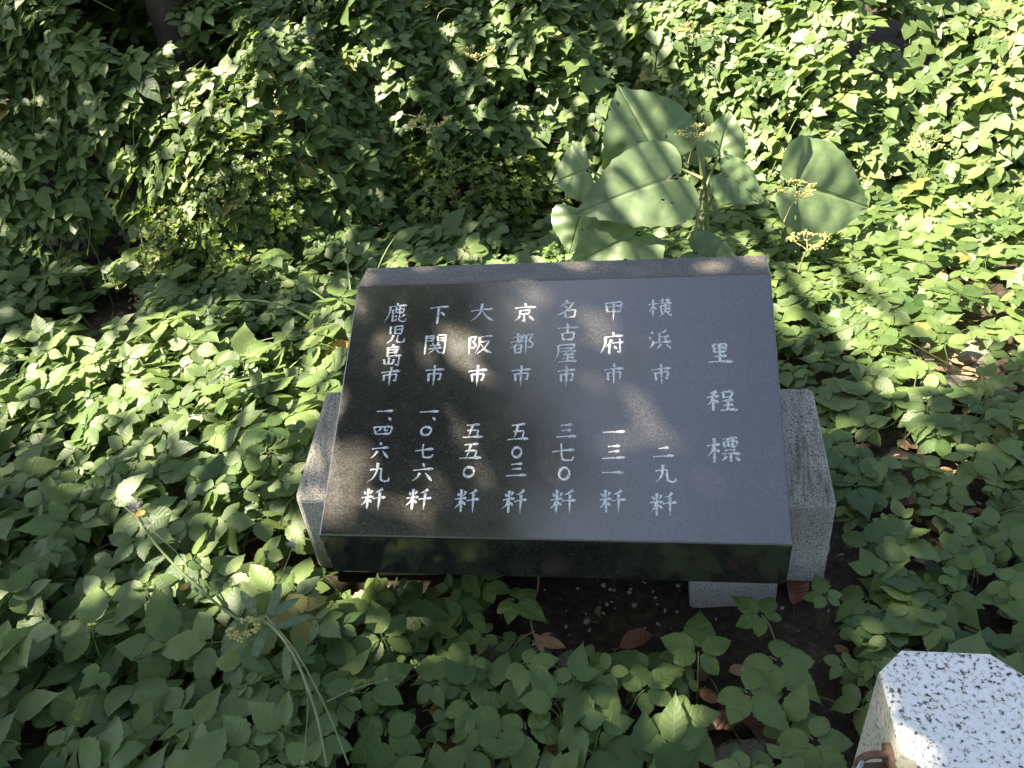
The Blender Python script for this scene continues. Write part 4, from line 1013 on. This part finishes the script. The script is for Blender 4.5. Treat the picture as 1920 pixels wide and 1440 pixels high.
for i, (b, t) in enumerate([((-.52, 1.07, .23), (-.565, .985, .20)), ((-.53, 1.08, .23), (-.45, 1.13, .25)), ((-.55, 1.10, .22), (-.60, 1.17, .25)), ((-.47, 1.01, .245), (-.475, .93, .20)), ((-.50, 1.05, .24), (-.42, 1.08, .24)),
                            ((-.72, 1.22, .25), (-.66, 1.16, .22)), ((-.60, 1.12, .20), (-.64, 1.04, .17)), ((-.52, 1.08, .23), (-.50, 1.17, .26)), ((-.75, 1.25, .27), (-.83, 1.22, .25))]):
    spiny(b, tuple(.2 * b[q] + .8 * t[q] for q in range(3)), .12, i)
def fluff(p, r, n, seed):
    r_ = np.random.default_rng(seed); g = Geo(); c = wp(*p)
    for _ in range(n):
        d = r_.normal(0, 1, 3); d[2] = abs(d[2]) * .8; d /= np.linalg.norm(d); g.tube([c, c + d * r * r_.uniform(.6, 1.1)], .00035, 3, cap=False)
    g.build("seed_head", M['fluff'], weed)
fluff((-.80, 1.30, .365), .022, 90, 1); fluff((-.775, 1.28, .335), .018, 70, 2); fluff((-.47, 1.19, .315), .013, 50, 3); fluff((-.86, 1.36, .335), .014, 50, 4)
def bud(p, r, m, name):
    VV = BV * np.array([r, r, r * 1.3]) + wp(*p); link(name, np_mesh(name, VV, BQ), m, weed)
for p in ((-.29, .935, .20), (-.425, .80, .19), (-.47, 1.19, .31), (-.345, .905, .222), (-.51, 1.12, .262)): bud(p, .0045, M['stem'], "flower_bud")
def floret(p, r):
    g = Geo(); c = wp(*p)
    for k in range(11):
        a = k * .571; d = np.array([math.cos(a), math.sin(a) * .9, .5]); s_ = np.array([-d[1], d[0], 0]); g.add([c - s_ * .0012, c + s_ * .0012, c + d * r + s_ * .0016, c + d * r - s_ * .0016], [(0, 1, 2, 3)])
    g.build("flower", M['petal'], weed)
floret((-.775, 1.27, .37), .010); floret((-.70, 1.17, .25), .009)

# the yellowish bud head caught by the sun on the weed's left
cluster(-.565, 1.065, .22, .036, "lime yellow flower head lit by the sun beside the wilted weed", 99, (0, -.2))

# trailing shoot over the bare soil
tr_ = empty("trailing_shoot", (-.03, 1.12, 0), 0, "thin pale vine shoot with reddish young leaf trailing over the bare soil below the slab", "vine shoot")
g = Geo(); g.tube(crom([(-.03 + .055, .14, .13), (.035, .09, .10), (.012, .03, .075), (.012, -.03, .075), (.035, -.085, .07)], 20), [.0016, .0022], 6); g.build("stem", M['redstem'], tr_)
g = Geo(); g.tube(crom([(.014, -.02, .075), (-.01, -.035, .08), (-.035, -.05, .07)], 8), [.0014, .0008], 5); g.build("tendril", M['redstem'], tr_)
M['young'] = leaf_mat("young_leaf", (.20, .12, .06), (.30, .18, .09), (.3, .18, .08), rough=.5, trans=.25, veins=7.0, bump=.2, vein_amt=.3)
for k, (a, L) in enumerate(((-25, .055), (35, .03), (-85, .03), (110, .02), (-150, .02))):
    V, Q, A = leaflet(13, 4, .26, 1., .42, .06, .4, .3, .01); W = rotz(rotx(V * L, .1), R(a - 90)) + np.array([.022, -.05, .082])
    g = Geo(); g.add(W, Q, np.concatenate([A, np.full((len(A), 1), .5)], 1)); g.build("leaflet", M['young'], tr_)
